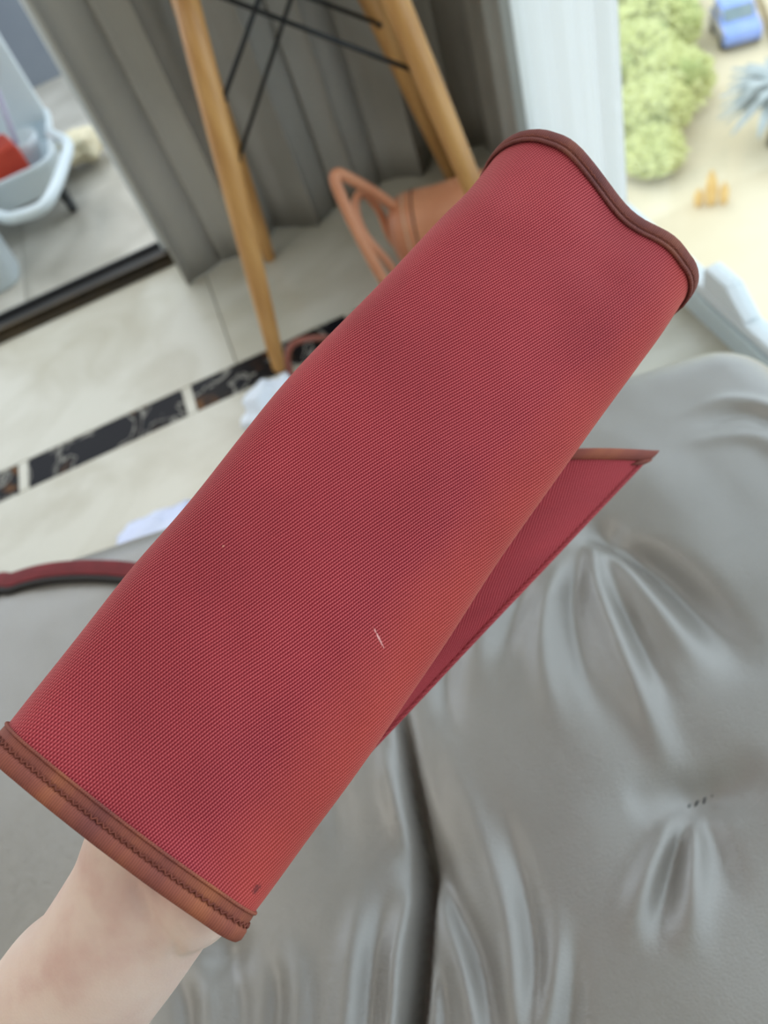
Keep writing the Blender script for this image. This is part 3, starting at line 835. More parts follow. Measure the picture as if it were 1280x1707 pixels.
# second canvas panel (flap) folded out behind, lower right
def flap():
    far = [(0.1482, 0.2678, 0.6843), (0.1069, 0.2484, 0.6862), (0.0608, 0.2260, 0.6894), (0.0180, 0.2046, 0.6936), (-0.0335, 0.1828, 0.6907), (-0.0751, 0.1662, 0.6871), (-0.1080, 0.1530, 0.6837)]
    near = [rows[round(NU * u)][-1] for u in (.722, .61, .49, .37, .25, .15, .06)]      # sewn to the free edge of the side wall
    n, m = 40, 14
    F = catmull(far, n); N = catmull(near, n)
    vs, uv, fs = [], [], []
    for i in range(n + 1):
        d = F[i] - N[i]
        nr = d.cross(F[min(i + 1, n)] - F[max(i - 1, 0)]).normalized()
        if nr.dot(CP - F[i]) < 0: nr = -nr
        for j in range(m + 1):
            t = j / m
            vs.append(N[i] + d * t + nr * (0.006 * math.sin(PI * t)) - BC)
            uv.append((i / n * 0.33, t * 0.06))
    k = m + 1
    for i in range(n):
        for j in range(m):
            a = i * k + j; fs.append((a, a + 1, a + 1 + k, a + k))
    o = mesh_obj('flap', vs, fs, M['canvas_flap'], bag, True, uv)
    o['label'] = 'red canvas flap folded out behind the base'
    ensure_out(o, None, CP - BC)
    s = o.modifiers.new('thick', 'SOLIDIFY'); s.thickness = 0.0016; s.offset = -1
    # folded outer edge
    path = [q - BC + (N[i] - q).normalized() * 0.0012 for i, q in enumerate(F)]
    v, f = sweep(path, [[(0.0014 * math.cos(2 * PI * j / 10), 0.0014 * math.sin(2 * PI * j / 10)) for j in range(10)]] * len(path), frames_of(path))
    e = mesh_obj('folded_edge', v, f, M['canvas_flap'], bag, True, [(i / n * .33, j * .001) for i in range(n + 1) for j in range(10)])
    fix_normals(e)
    # bound short end
    top = [vs[j] for j in range(k)]
    d = (top[-1] - top[0]).normalized()
    ax = (F[0] - F[2]).normalized(); up = d.cross(ax).normalized()
    if up.dot(CP - F[0]) < 0: up = -up
    path = [p for p in top] + [top[-1] + d * 0.0022]
    prof = [(0.0050 * math.cos(2 * PI * j / 10), 0.0026 * math.sin(2 * PI * j / 10)) for j in range(10)]
    v, f = sweep(path, [prof] * len(path), [(ax, up)] * len(path))
    e = mesh_obj('flap_binding', v, f, M['binding'], bag, True, [(i * 0.004, j * .0006) for i in range(len(path)) for j in range(10)])
    e['label'] = 'rust brown tape along the short end of the flap'
    fix_normals(e)
    # little tail of tape folded over at the corner
    c = top[-1]
    v, f = sweep([c + ax * -0.004 - d * 0.001, c - ax * 0.0065 - d * 0.0025, c - ax * 0.0085 - d * 0.0045], [prof] * 3, [(d, up)] * 3)
    e = mesh_obj('binding_tail', v, f, M['binding'], bag, True, [(i * 0.004, j * .0006) for i in range(3) for j in range(10)])
    fix_normals(e)
M['canvas_flap'] = canvas('red_twill_canvas_flap', False, None)
flap()

# ------------------------------------------------------------------ forearm and hand, one continuous surface
def build_arm():
    bm = bmesh.new()
    def add_tube(pts, rads, seg=20, n=None, flat=None):
        path = catmull(pts, n or 6 * (len(pts) - 1)); m = len(path)
        rr = []
        for i in range(m):
            t = i / (m - 1) * (len(rads) - 1); k = min(int(t), len(rads) - 2); f = t - k; f = f * f * (3 - 2 * f)
            a, b = rads[k], rads[k + 1]
            if not isinstance(a, tuple): a = (a, a)
            if not isinstance(b, tuple): b = (b, b)
            rr.append((a[0] + (b[0] - a[0]) * f, a[1] + (b[1] - a[1]) * f))
        fr = []
        for i in range(m):
            t = (path[min(i + 1, m - 1)] - path[max(i - 1, 0)]).normalized()
            view = (path[i] - CP).normalized()
            A = view - t * view.dot(t); A.normalize()          # A: thickness, B: width
            fr.append((A, t.cross(A)))
        # round caps
        path2, prof, fr2 = [], [], []
        def ring(p, f, a, b):
            path2.append(p); fr2.append(f); prof.append([(a * math.cos(2 * PI * j / seg), b * math.sin(2 * PI * j / seg)) for j in range(seg)])
        t0 = (path[0] - path[1]).normalized(); t1 = (path[-1] - path[-2]).normalized()
        for q in (0.08, 0.5, 0.85):
            ring(path[0] + t0 * min(rr[0]) * math.sqrt(1 - q * q), fr[0], rr[0][0] * q, rr[0][1] * q)
        for i in range(m): ring(path[i], fr[i], rr[i][0], rr[i][1])
        for q in (0.85, 0.5, 0.08):
            ring(path[-1] + t1 * min(rr[-1]) * math.sqrt(1 - q * q), fr[-1], rr[-1][0] * q, rr[-1][1] * q)
        v, f = sweep(path2, prof, fr2)
        bv = [bm.verts.new(x) for x in v]
        for ff in f: bm.faces.new([bv[i] for i in ff])
    # forearm into wrist and palm  (radii: thickness, half width)
    add_tube([(-0.3964, 0.0863, 0.5716), (-0.2640, 0.1152, 0.6593), (-0.2106, 0.1247, 0.6964), (-0.1855, 0.1280, 0.7123), (-0.1587, 0.1353, 0.7290), (-0.1396, 0.1420, 0.7413), (-0.1184, 0.1528, 0.7506), (-0.1010, 0.1638, 0.7573)],
             [(.040, .042), (.034, .0375), (.029, .0345), (.026, .0315), (.024, .0315), (.019, .034), (.0155, .037), (.012, .036)], 28)
    # heel of the thumb
    add_tube([(-0.1493, 0.1269, 0.7298), (-0.1341, 0.1267, 0.7348), (-0.1156, 0.1338, 0.7409), (-0.1014, 0.1425, 0.7431)], [.015, .019, .018, .013])
    add_tube([(-0.1698, 0.1486, 0.7364), (-0.1558, 0.1535, 0.7432), (-0.1375, 0.1636, 0.7519)], [.011, .017, .015])
    # thumb
    add_tube([(-0.1116, 0.1357, 0.7386), (-0.0950, 0.1467, 0.7414), (-0.0802, 0.1568, 0.7448), (-0.0691, 0.1647, 0.7489)], [.0125, .011, .0100, .0080], 14)
    # four fingers, unequal and a little bent
    add_tube([(-0.1234, 0.1679, 0.7595), (-0.1026, 0.1801, 0.7698), (-0.0893, 0.1936, 0.7709), (-0.0810, 0.2058, 0.7694)], [.0105, .0090, .0080, .0065], 14)
    add_tube([(-0.1126, 0.1668, 0.7599), (-0.0865, 0.1812, 0.7721), (-0.0684, 0.1963, 0.7745), (-0.0566, 0.2102, 0.7732)], [.0108, .0096, .0086, .0070], 14)
    add_tube([(-0.1037, 0.1651, 0.7584), (-0.0764, 0.1793, 0.7705), (-0.0562, 0.1951, 0.7735), (-0.0436, 0.2099, 0.7716)], [.0110, .0098, .0088, .0072], 14)
    add_tube([(-0.0967, 0.1606, 0.7546), (-0.0724, 0.1726, 0.7648), (-0.0536, 0.1858, 0.7669), (-0.0412, 0.1984, 0.7657)], [.0108, .0096, .0086, .0070], 14)
    bmesh.ops.recalc_face_normals(bm, faces=bm.faces)
    me = bpy.data.meshes.new('person_raw'); bm.to_mesh(me); bm.free()
    tmp = bpy.data.objects.new('person_raw', me); COL.objects.link(tmp)
    r = tmp.modifiers.new('r', 'REMESH'); r.mode = 'VOXEL'; r.voxel_size = 0.0019; r.use_smooth_shade = True
    s = tmp.modifiers.new('s', 'SMOOTH'); s.iterations = 20; s.factor = 0.5
    dg = bpy.context.evaluated_depsgraph_get()
    me2 = bpy.data.meshes.new_from_object(tmp.evaluated_get(dg))
    bpy.data.objects.remove(tmp); bpy.data.meshes.remove(me)
    me2.name = 'person'
    creases = [([(-0.1440, 0.1297, 0.7598), (-0.1437, 0.1220, 0.7532), (-0.1430, 0.1152, 0.7461), (-0.1422, 0.1100, 0.7377)], 0.0016, 0.0018),
               ([(-0.1362, 0.1267, 0.7585), (-0.1378, 0.1176, 0.7521), (-0.1368, 0.1123, 0.7436)], 0.0014, 0.0009),
               ([(-0.1732, 0.1386, 0.7542), (-0.1658, 0.1236, 0.7454), (-0.1570, 0.1132, 0.7338)], 0.0030, 0.0007)]
    lines = [(catmull(c, 24), w, d) for c, w, d in creases]
    nr = [v.normal.copy() for v in me2.vertices]
    for v in me2.vertices:
        for pl, w, d in lines:
            # distance measured across the line of sight so that the crease lies on the near skin
            if nr[v.index].dot((CP - v.co).normalized()) < 0.1: continue
            dm = min(((q - CP).normalized() * (v.co - CP).length + CP - v.co).length for q in pl)
            if dm < 3.5 * w:
                v.co -= nr[v.index] * d * math.exp(-dm * dm / (2 * w * w))
    o = bpy.data.objects.new('person', me2); COL.objects.link(o)
    me2.materials.clear(); me2.materials.append(M['skin'])
    me2.polygons.foreach_set('use_smooth', [True] * len(me2.polygons))
    return o
arm = build_arm()
tag(arm, 'bare forearm and hand of a person reaching inside the red canvas bag', 'person')

# ------------------------------------------------------------------ dark red strap along the far edge of the seat
def strap():
    pts = [(-0.500, 0.545, 0.438), (-0.4199, 0.6378, 0.4560), (-0.3890, 0.6340, 0.4600), (-0.3525, 0.6233, 0.4630), (-0.3118, 0.6047, 0.4640), (-0.2671, 0.5777, 0.4640), (-0.2258, 0.5454, 0.4630), (-0.1878, 0.5048, 0.4630), (-0.15, 0.50, .463)]
    path = catmull(pts, 60)
    w, th = 0.0085, 0.0016
    pr = []
    for j in range(12):
        a = 2 * PI * j / 12; c, s = math.cos(a), math.sin(a)
        pr.append((th * math.copysign(abs(c) ** .5, c), w * math.copysign(abs(s) ** .5, s)))
    v, f = sweep(path, [pr] * len(path), frames_of(path))
    root = thing('shoulder_strap', 'dark red shoulder strap lying along the far left edge of the leather seat', 'strap', pts[3])
    c0 = Vector(pts[3])
    o = fix_normals(mesh_obj('band', [q - c0 for q in v], f, M['strap'], root))
    fr = frames_of(path)
    side = [p + B * (w + .002 if B.y < 0 else -w - .002) - Vector((0, 0, 0.003)) - c0 for p, (A, B) in zip(path, fr)]
    e = tube('lower_strip', side, 0.0042, M['strap_black'], root, 8)  # black strip run along the near lower side of the band
    e['label'] = 'black strip along the lower side'
strap()

# ------------------------------------------------------------------ wooden-legged chair with wire bracing
ch = thing('wire_base_chair', 'chair with honey wood legs and black wire bracing in front of the grey curtain', 'chair', (0.210, 1.567, 0))
CO = Vector((0.210, 1.567, 0))
def leg_line(sx, sy, z):
    yaw = -0.126; w, d, kx, ky = 0.506, 0.463, 0.160, 0.119
    a = sx * (w / 2 - kx * z); b = sy * (d / 2 - ky * z)
    c, s = math.cos(yaw), math.sin(yaw)
    return Vector((c * a - s * b, s * a + c * b, z))
for sx, sy in ((-1, -1), (-1, 1), (1, -1), (1, 1)):
    if (sx, sy) == (-1, -1):
        f = lambda z: Vector((-0.074, 1.369, 0)) + Vector((0.190, 0.085, 1)) * z - CO
    elif (sx, sy) == (-1, 1):
        f = lambda z: Vector((0.004, 1.772, 0)) + Vector((0.092, -0.05, 1)) * z - CO
    elif (sx, sy) == (1, 1):
        f = lambda z: Vector((0.482, 1.762, 0)) + Vector((-0.205, -0.10, 1)) * z - CO
    else:
        f = lambda z, sx=sx, sy=sy: leg_line(sx, sy, z)
    zs = [0.0, 0.006, 0.06, 0.2, 0.4, 0.55, 0.70]
    tube('leg', [f(z) for z in zs], [0.0125, 0.0140, 0.0165, 0.0195, 0.0215, 0.0220, 0.0200], M['wood'], ch, 18)
wires = [((0.0456, 1.4520, 0.4971), (0.2323, 1.5000, 0.6620)), ((0.0331, 1.7450, 0.2624), (0.3073, 1.6600, 0.6021)),
         ((0.3529, 1.3720, 0.4417), (0.0550, 1.4600, 0.6723)), ((0.3926, 1.7050, 0.4050), (0.1787, 1.6200, 0.5935))]
for a, b in wires:
    tube('wire_brace', [Vector(a) - CO, Vector(b) - CO], 0.0043, M['wire'], ch, 8)
for a in (wires[0][0], wires[1][0], wires[2][0], wires[3][0]):
    q = Vector(a) - CO
    lathe('brace_bolt', [(0.001, -0.007), (0.006, -0.006), (0.006, 0.006), (0.001, 0.007)], M['wire'], ch, 12, q)
def seat_shell():
    vs, fs = [], []
    n, m = 26, 18
    for i in range(n + 1):
        t = i / n
        # front lip -> seat -> back
        y = -0.24 + 0.36 * min(1, t / 0.6)
        z = 0.715 + 0.025 * (abs(t - 0.3) / 0.3) ** 2 if t < 0.6 else 0.74 + 0.36 * (t - 0.6) / 0.4
        if t > 0.6: y = 0.12 + 0.06 * (t - 0.6) / 0.4
        for j in range(m + 1):
            s = j / m * 2 - 1
            hw = 0.22 * (1 - 0.25 * max(0, t - 0.75) / 0.25) * (0.9 + 0.1 * math.sin(PI * min(1, t / .6)))
            vs.append((s * hw, y - (0.05 * abs(s) ** 2.5 if t > 0.55 else 0), z + 0.06 * abs(s) ** 3 * (1 if t < 0.6 else 0.4)))
    k = m + 1
    for i in range(n):
        for j in range(m):
            a = i * k + j; fs.append((a, a + 1, a + 1 + k, a + k))
    o = mesh_obj('seat_shell', vs, fs, M['seat'], ch)
    s = o.modifiers.new('t', 'SOLIDIFY'); s.thickness = 0.006
    lathe('seat_mount', [(0.02, 0.685), (0.12, 0.690), (0.12, 0.705), (0.05, 0.716)], M['wire'], ch, 24)
seat_shell()

# ------------------------------------------------------------------ tan tote on the floor behind the bag
TO = Vector((0.40, 1.46, 0))
tote = thing('leather_tote', 'tan leather tote bag with two handles on the floor under the chair', 'handbag', TO, -0.35)
def tote_body():
    vs, fs = [], []
    n, m = 28, 30
    for i in range(m + 1):
        t = i / m * 2 - 1
        k = (1 - abs(t) ** 4.5) ** 0.5 if abs(t) < 1 else 0.0
        k = max(k, 0.03)
        for j in range(n):
            an = 2 * PI * j / n; c, s_ = math.cos(an), math.sin(an); e = 0.62
            y = 0.075 * math.copysign(abs(c) ** e, c) * (0.55 + 0.45 * k)
            z = 0.082 * math.copysign(abs(s_) ** e, s_) * (0.45 + 0.55 * k) * (1 if s_ < 0 else 1 + 0.05 * math.sin(t * 5))
            y *= 1 - 0.25 * max(0, s_) 
            vs.append((0.150 * t, y * max(k, .05) ** .25, 0.0835 + z * 1.0))
    for i in range(m):
        for j in range(n):
            p = i * n + j; q = i * n + (j + 1) % n; fs.append((p, q, q + n, p + n))
    fs.append(tuple(range(n))[::-1]); fs.append(tuple(range(m * n, (m + 1) * n)))
    o = fix_normals(mesh_obj('body', vs, fs, M['tan'], tote))
    for i in (4, 6):
        ring = [Vector(vs[i * n + j]) for j in range(n)]
        cc = sum(ring, Vector()) / n
        ring = [cc + (p - cc) * 1.01 for p in ring] + [cc + (ring[0] - cc) * 1.01]
        tube('seam', ring, 0.0016, M['tan_edge'] if i == 4 else M['tan_dark'], tote, 6, up=Vector((1, 0, 0)))
tote_body()
RZ = Matrix.Rotation(0.35, 3, 'Z')
def tl(p): return RZ @ (Vector(p) - TO)
h1 = [tl(p) for p in ((0.2040, 1.4000, 0.0387), (0.1922, 1.4100, 0.0963), (0.1801, 1.4300, 0.1946), (0.1761, 1.4500, 0.2692), (0.1831, 1.4600, 0.2877), (0.2042, 1.4700, 0.2670), (0.2620, 1.4900, 0.1830), (0.3202, 1.5000, 0.0758), (0.3521, 1.4900, 0.0030))]
tube('handle', h1, 0.0110, M['tan'], tote, 12, n=60)
h2 = [tl(p) for p in ((0.2358, 1.4300, 0.0154), (0.2231, 1.4400, 0.0745), (0.1984, 1.4700, 0.1459), (0.2051, 1.5000, 0.1939), (0.2311, 1.5200, 0.1963), (0.2536, 1.5400, 0.1336), (0.2588, 1.5300, 0.0683), (0.2851, 1.5000, 0.0072))]
tube('handle', h2, 0.0085, M['tan'], tote, 12, n=60)
# small burgundy handbag whose handle loops up by the chair foot
BO = Vector((0.095, 1.285, 0))
sb = thing('small_handbag', 'small burgundy handbag with one looped handle beside the front chair foot', 'handbag', BO)
hb = [Vector(p) - BO for p in ((-0.0540, 1.2700, 0.0284), (-0.0511, 1.2750, 0.0685), (-0.0400, 1.2800, 0.0963), (-0.0192, 1.2850, 0.1072), (0.0135, 1.2900, 0.0961), (0.0470, 1.3000, 0.0671), (0.0723, 1.3000, 0.0144), (0.0726, 1.2900, -0.0365))]
tube('handle', hb, 0.0062, M['burgundy'], sb, 12, n=48)
o = bm_obj('body', box_bm(-0.01, 0.13, -0.03, 0.05, 0.001, 0.085, 0.018, 3), M['burgundy'], sb, True)
tp = [Vector((-0.02, 0.01, 0.075)), Vector((0.02, -0.005, 0.102)), Vector((0.06, 0.015, 0.096)), Vector((0.09, 0.01, 0.078))]

# ------------------------------------------------------------------ white papers
def crumple(name, label, cat, c, sx, sy, sz, mat, seed, pw=0.7, sub=4, rz=0.0):
    bm = bmesh.new(); bmesh.ops.create_icosphere(bm, subdivisions=sub, radius=1)
    for v in bm.verts:
        p = v.co.copy()
        n = noise.noise(p * 1.7 + Vector((seed, 0, 0))) * 0.34 + abs(noise.noise(p * 3.6 + Vector((0, seed, 0)))) * 0.30
        p *= 0.86 + n
        p.x *= sx; p.y *= sy; p.z = p.z * sz
        v.co = p
    zmin = min(v.co.z for v in bm.verts)
    for v in bm.verts:
        v.co.z = max(0.0, v.co.z - zmin - sz * 0.35) if False else v.co.z - zmin
    o = bm_obj(name, bm, mat, None, True)
    o.location = c; o.rotation_euler = (0, 0, rz)
    return tag(o, label, cat)
crumple('tissue_paper', 'crumpled white tissue paper on the floor in front of the chair foot', 'paper', (-0.112, 1.222, 0.001), 0.068, 0.050, 0.040, M['paper'], 4.0, rz=0.6)
crumple('paper_wad', 'bluish white crumpled paper on the marble floor behind the seat edge', 'paper', (-0.390, 1.055, 0.001), 0.100, 0.055, 0.020, M['paper_blue'], 9.0, rz=0.1)

# ------------------------------------------------------------------ balcony: white trolley, bin, cloth
KO = Vector((-0.66, 2.62, 0))
cart = thing('utility_cart', 'white plastic utility cart on castors on the balcony left of the curtain', 'cart', KO)
def tray(name, z, h, x0, x1, y0, y1, r):
    vs, fs = [], []
    out = []
    for cx, cy, a0 in ((x1 - r, y1 - r, 0), (x0 + r, y1 - r, 90), (x0 + r, y0 + r, 180), (x1 - r, y0 + r, 270)):
        for q in range(7):
            a = math.radians(a0 + q * 15); out.append((cx + r * math.cos(a), cy + r * math.sin(a)))
    n = len(out); mx, my = (x0 + x1) / 2, (y0 + y1) / 2
    def ring(s, zz): return [(mx + (x - mx) * s, my + (y - my) * s, zz) for x, y in out]
    for rr in (ring(.93, z), ring(1.0, z + h), ring(1.03, z + h), ring(1.03, z + h + .012), ring(.97, z + h + .012), ring(.90, z + .008)):
        vs += rr
    for i in range(5):
        for j in range(n):
            a = i * n + j; b = i * n + (j + 1) % n; fs.append((a, b, b + n, a + n))
    fs.append(tuple(range(n))[::-1]); fs.append(tuple(range(5 * n, 6 * n)))
    return fix_normals(mesh_obj(name, vs, fs, M['white_plastic'], cart, False))
tray('tray', 0.085, 0.075, -0.26, 0.235, -0.20, 0.20, 0.06)
tray('tray', 0.42, 0.07, -0.26, 0.215, -0.16, 0.20, 0.06)
# side panel rising from the lower tray
bm_obj('side_panel', box_bm(0.075, 0.232, 0.150, 0.170, 0.150, 0.425, 0.006, 2), M['white_plastic'], cart)
hp = [Vector(p) - KO for p in ((-0.3797, 2.4862, 0.1650), (-0.4014, 2.3758, 0.1600), (-0.4402, 2.2605, 0.1550), (-0.4809, 2.2087, 0.1500), (-0.5411, 2.2157, 0.1500), (-0.5925, 2.2558, 0.1500))] + [Vector((-0.02, -0.21, 0.16))]
tube('end_handle', [Vector((0.236, -0.02, 0.168))] + hp, 0.016, M['white_plastic'], cart, 10, n=40)
for x, y in ((0.20, -0.16), (-0.22, -0.16), (0.20, 0.17), (-0.22, 0.17)):
    c = bm_obj('castor', box_bm(-0.012, 0.012, -0.025, 0.025, 0.045, 0.086, 0.004), M['dark_plastic'], cart); c.location = (x, y, 0)
    w = lathe('castor_wheel', [(0.008, -0.012), (0.024, -0.010), (0.026, 0), (0.024, 0.010), (0.008, 0.012)], M['dark_plastic'], c, 16)
    w.rotation_euler = (0, PI / 2, 0); w.location = (0, 0, 0.0265)
ro = bm_obj('storage_box', box_bm(-0.07, 0.07, -0.06, 0.06, 0, 0.13, 0.012, 3), M['red_plastic'], None)
ro.location = (-0.585, 2.52, 0.097); ro.rotation_euler = (0, 0, 0.3)
tag(ro, 'red orange box standing in the lower tray of the white cart', 'box')
bw = lathe('bowl', [(0.03, 0), (0.045, 0.004), (0.065, 0.05), (0.068, 0.075), (0.064, 0.075), (0.058, 0.045), (0.03, 0.012)], M['white_plastic'], None)
bw.location = (-0.535, 2.66, 0.097)
tag(bw, 'round white bowl behind the red box in the cart', 'bowl')
rd = tube('rod', [(-0.4612, 2.4600, 0.3634), (-0.4947, 2.4600, 0.2273)], 0.008, M['lilac'], None, 10)
tag(rd, 'thin lilac plastic rod leaning in the cart by the red box', 'rod')
wb = thing('waste_bin', 'white plastic bin on the balcony floor in front of the cart', 'bin', (-0.722, 2.262, 0))
def binbody():
    vs, fs = [], []
    prof = [(0.075, 0.0), (0.080, 0.006), (0.088, 0.23), (0.093, 0.235), (0.093, 0.245), (0.083, 0.242), (0.074, 0.012)]
    n = 24
    for r, z in prof:
        for j in range(n):
            a = 2 * PI * j / n; c, s = math.cos(a), math.sin(a)
            vs.append((r * math.copysign(abs(c) ** .6, c), r * math.copysign(abs(s) ** .6, s), z))
    for i in range(len(prof) - 1):
        for j in range(n):
            a = i * n + j; b = i * n + (j + 1) % n; fs.append((a, b, b + n, a + n))
    fs.append(tuple(range(n))[::-1]); fs.append(tuple(range((len(prof) - 1) * n, len(prof) * n)))
    return fix_normals(mesh_obj('body', vs, fs, M['white_plastic'], wb))
binbody()
crumple('floor_cloth', 'fluffy cream cloth heaped on the balcony floor beside the grey curtain', 'cloth', (-0.385, 2.72, 0.001), 0.085, 0.075, 0.050, M['cream_cloth'], 2.0)

# ------------------------------------------------------------------ outdoors, several floors below
GZ = -12.0
struct(box('floor_outside', 2.0, 60, -10, 90, GZ - 0.3, GZ, M['paving']))
lp = struct(box('floor_outside_walk', 2.0, 60, -6.0, 16.2, GZ, GZ + 0.02, M['paving_light']))
kb = struct(tube('trim_2', [(15.5, 20.0, GZ + .06), (17.0, 23.0, GZ + .06), (19.5, 28.5, GZ + .06)], 0.10, M['kerb'], None, 8))
kb2 = struct(tube('trim_3', [(11.5, 26.2, GZ + .03), (14.7, 25.2, GZ + .03), (15.8, 24.8, GZ + .03)], 0.06, M['kerb'], None, 8))

hedge = thing('hedge', 'yellow-green hedge of rounded shrubs on the bright ground outside the window', 'hedge', (12.3, 21.6, GZ))
def shrub(cx, cy, r, h, seed):
    rnd = random.Random(seed)
    root = hedge; off = Vector((cx - 12.3, cy - 21.6, 0))
    st = tube('stem', [(0, 0, 0), (0.05, 0.03, h * 0.3), (0.0, 0.0, h * 0.6)], [0.10, 0.05], M['bark'], root, 8); st.location = off
    bm = bmesh.new()
    for k in range(9):
        a = rnd.uniform(0, 2 * PI); d = r * 0.55 * math.sqrt(rnd.random())
        c = Vector((d * math.cos(a), d * math.sin(a), h * rnd.uniform(0.35, 0.75)))
        rr = r * rnd.uniform(0.32, 0.5)
        g = bmesh.ops.create_icosphere(bm, subdivisions=3, radius=rr)
        for v in g['verts']:
            v.co *= 1 + 0.5 * noise.noise(v.co * 4.5 / r + Vector((seed, k, 0)))
            v.co.z *= 0.8; v.co += c
            v.co.z = max(v.co.z, 0.05)
    cr = bm_obj('crown', bm, M['leaf_dark'], root, True); cr.location = off
    vs, fs = [], []
    for k in range(1300):
        a = rnd.uniform(0, 2 * PI); zt = rnd.uniform(-0.1, 1); d = r * math.sqrt(max(0, 1 - max(0, zt) ** 2)) * rnd.uniform(0.75, 1.08)
        p = Vector((d * math.cos(a), d * math.sin(a), max(0.1, h * 0.35 + h * 0.65 * zt)))
        s = rnd.uniform(0.10, 0.26)
        ax = Vector((rnd.uniform(-1, 1), rnd.uniform(-1, 1), rnd.uniform(-.6, .6))).normalized()
        bx = ax.orthogonal().normalized(); cz = ax.cross(bx) * s * 0.12
        b = len(vs)
        vs += [p - ax * s, p + bx * s * .4 + cz, p + ax * s, p - bx * s * .4 + cz]
        fs += [(b, b + 1, b + 2), (b, b + 2, b + 3)]
    lv = mesh_obj('leaves', vs, fs, M['leaf'], cr, False); lv['kind'] = 'stuff'
    return root
SH = [(10.35, 18.1, 0.72, 1.1), (11.2, 19.6, 1.0, 1.5), (12.35, 20.6, 1.1, 1.5), (12.3, 22.2, 1.15, 1.7), (13.6, 23.4, 1.2, 1.9), (14.7, 25.6, 1.35, 2.0)]
for q, a in enumerate(SH):
    shrub(*a, 11 + q)

# blue car
def car():
    root = thing('parked_car', 'small blue car with pale side parked on the sunlit paving outside', 'car', (15.6794, 22.5560, -12.0000), math.radians(-20))
    root.scale = (0.68, 0.68, 0.68)
    L, Wd = 2.9, 1.55
    prof = [(-1.40, 0.30), (-1.45, 0.62), (-1.36, 0.80), (-0.62, 0.92), (-0.18, 1.38), (0.15, 1.46), (0.95, 1.42), (1.30, 0.98), (1.42, 0.80), (1.44, 0.34)]
    vs, fs = [], []
    ws = (-1, -0.94, 0.94, 1)
    for w in ws:
        for y, z in prof:
            k = 0.0 if abs(w) < 1 else 0.10
            hw = Wd / 2 * (w if abs(w) == 1 else w)
            if z > 0.95: hw *= 0.86
            vs.append((hw, y * (1 - k * .4), 0.30 + (z - 0.30) * (1 - k * 0.6)))
    n = len(prof)
    for i in range(3):
        for j in range(n - 1):
            a = i * n + j; fs.append((a, a + 1, a + 1 + n, a + n))
        fs.append((i * n + n - 1, i * n, (i + 1) * n, (i + 1) * n + n - 1))
    fs.append(tuple(range(n))); fs.append(tuple(range(3 * n, 4 * n))[::-1])
    b = fix_normals(mesh_obj('body', vs, fs, M['car_paint'], root, True))
    bv = b.modifiers.new('b', 'BEVEL'); bv.width = 0.07; bv.segments = 3
    bv.limit_method = 'ANGLE'
    def slab(name, ya, za, yb, zb, hw, mat, off=0.02):
        d = Vector((0, yb - ya, zb - za)).normalized(); nn = Vector((0, -d.z, d.y)); nn = nn if nn.z > 0 else -nn
        v = []
        for o_ in (off - 0.03, off):
            for sx, (y, z) in ((-1, (ya, za)), (1, (ya, za)), (1, (yb, zb)), (-1, (yb, zb))):
                v.append(Vector((sx * hw, y, z)) + nn * o_)
        return fix_normals(mesh_obj(name, v, [(0, 1, 2, 3), (4, 5, 6, 7), (0, 1, 5, 4), (1, 2, 6, 5), (2, 3, 7, 6), (3, 0, 4, 7)], mat, root, False))
    slab('windscreen', -0.60, 0.95, -0.22, 1.36, 0.60, M['car_glass'])
    slab('rear_window', 1.00, 1.38, 1.28, 1.02, 0.58, M['car_glass'])
    for s in (-1, 1):
        d = bm_obj('side_panel', box_bm(-0.03, 0.03, -1.2, 1.2, 0.35, 0.88, 0.05, 2), M['car_white'], root); d.location = (s * (Wd / 2), 0, 0)
        g = bm_obj('side_window', box_bm(-0.02, 0.02, -0.45, 0.95, 0.96, 1.30, 0.02, 2), M['car_white'], root); g.location = (s * (Wd / 2 * 0.90), 0, 0)
        for y in (-0.9, 0.9):
            w = lathe('wheel', [(0.10, -0.08), (0.27, -0.09), (0.30, 0), (0.27, 0.09), (0.10, 0.08)], M['tyre'], root, 20)
            w.rotation_euler = (0, PI / 2, 0); w.location = (s * 0.72, y, 0.30)
car()

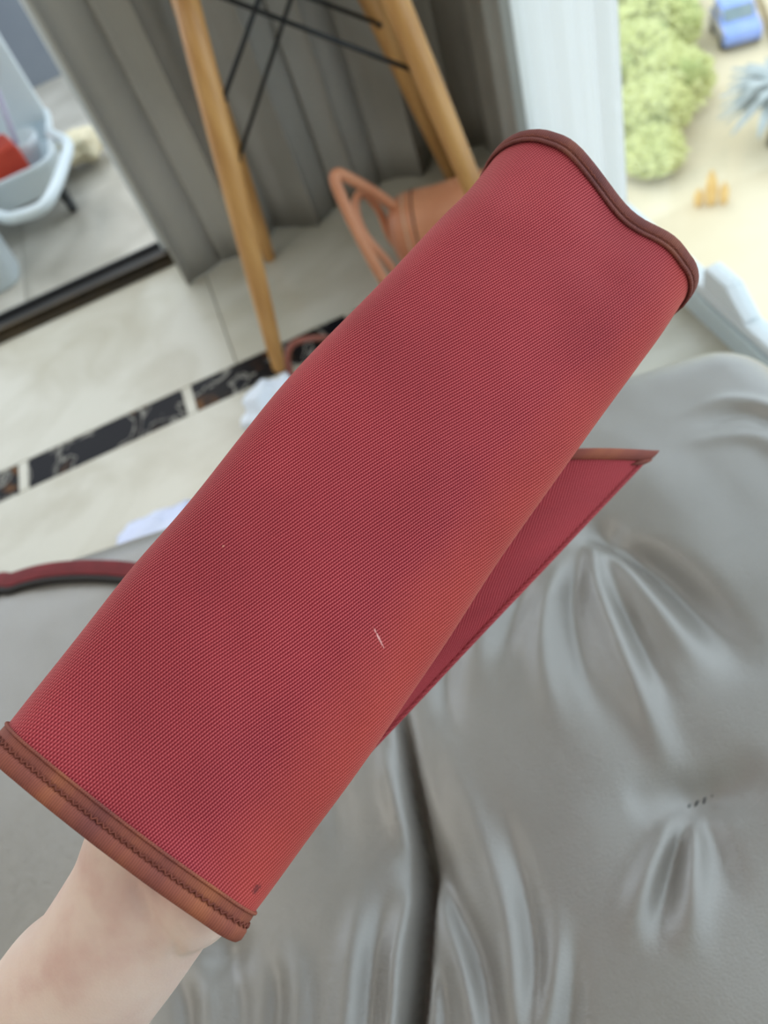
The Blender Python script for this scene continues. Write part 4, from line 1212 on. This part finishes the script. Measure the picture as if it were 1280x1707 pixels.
# silvery palm crown
def palm():
    root = thing('silver_palm', 'silvery grey palm crown standing on the paving at the window edge', 'tree', (13.1341, 16.9743, -12.0000))
    tube('trunk', [(0, 0, 0), (0.05, 0.02, 0.7), (0, 0, 1.5)], [0.20, 0.15, 0.17], M['bark'], root, 12, n=8)
    rnd = random.Random(5)
    for k in range(44):
        a = k * 2.39996; el = 0.9 - 1.1 * (k / 44); Ln = rnd.uniform(1.15, 1.45)
        d = Vector((math.cos(a), math.sin(a), 0)); pts = []
        for q in range(8):
            t = q / 7
            pts.append(Vector((0, 0, 1.5)) + d * Ln * t * math.cos(el * (1 - t * .3)) + Vector((0, 0, Ln * (t * math.sin(el) - 0.42 * t * t))))
        vs, fs = [], []
        sd = Vector((-d.y, d.x, 0))
        for q, p in enumerate(pts):
            w = 0.15 * math.sin(PI * min(1, 0.08 + q / 7 * 0.92)) + 0.012
            vs += [p - sd * w, p + Vector((0, 0, 0.05)), p + sd * w]
        for q in range(7):
            b = q * 3; fs += [(b, b + 1, b + 4, b + 3), (b + 1, b + 2, b + 5, b + 4)]
        o = mesh_obj('frond', vs, fs, M['frond'], root, False)
        s = o.modifiers.new('t', 'SOLIDIFY'); s.thickness = 0.012
palm()
# orange sacks on the walk
def sack(x, y, s, h, lb, seed):
    bm = bmesh.new(); bmesh.ops.create_icosphere(bm, subdivisions=3, radius=1)
    for v in bm.verts:
        p = v.co * (1 + 0.15 * noise.noise(v.co * 2 + Vector((seed, 0, 0))))
        p.x *= s; p.y *= s * 0.8; p.z = max(-0.75, p.z)
        p.z = (p.z + 0.75) / 1.75 * h
        if p.z > h * 0.8: p.x *= 0.6; p.y *= 0.6
        v.co = p
    o = bm_obj('sack', bm, M['sack'], None, True); o.location = (x, y, GZ + 0.021)
    tag(o, lb, 'sack', 'orange sacks on the paving outside')
sack(*(10.3493, 15.9613, -12.0000)[:2], 0.12, 0.50, 'left pale orange sack of the three on the paving outside', 1)
sack(*(10.5937, 15.8001, -12.0000)[:2], 0.15, 0.95, 'tallest pale orange sack, the middle of the three outside', 2)
sack(*(10.8357, 15.6405, -12.0000)[:2], 0.12, 0.60, 'right pale orange sack of the three on the paving outside', 3)
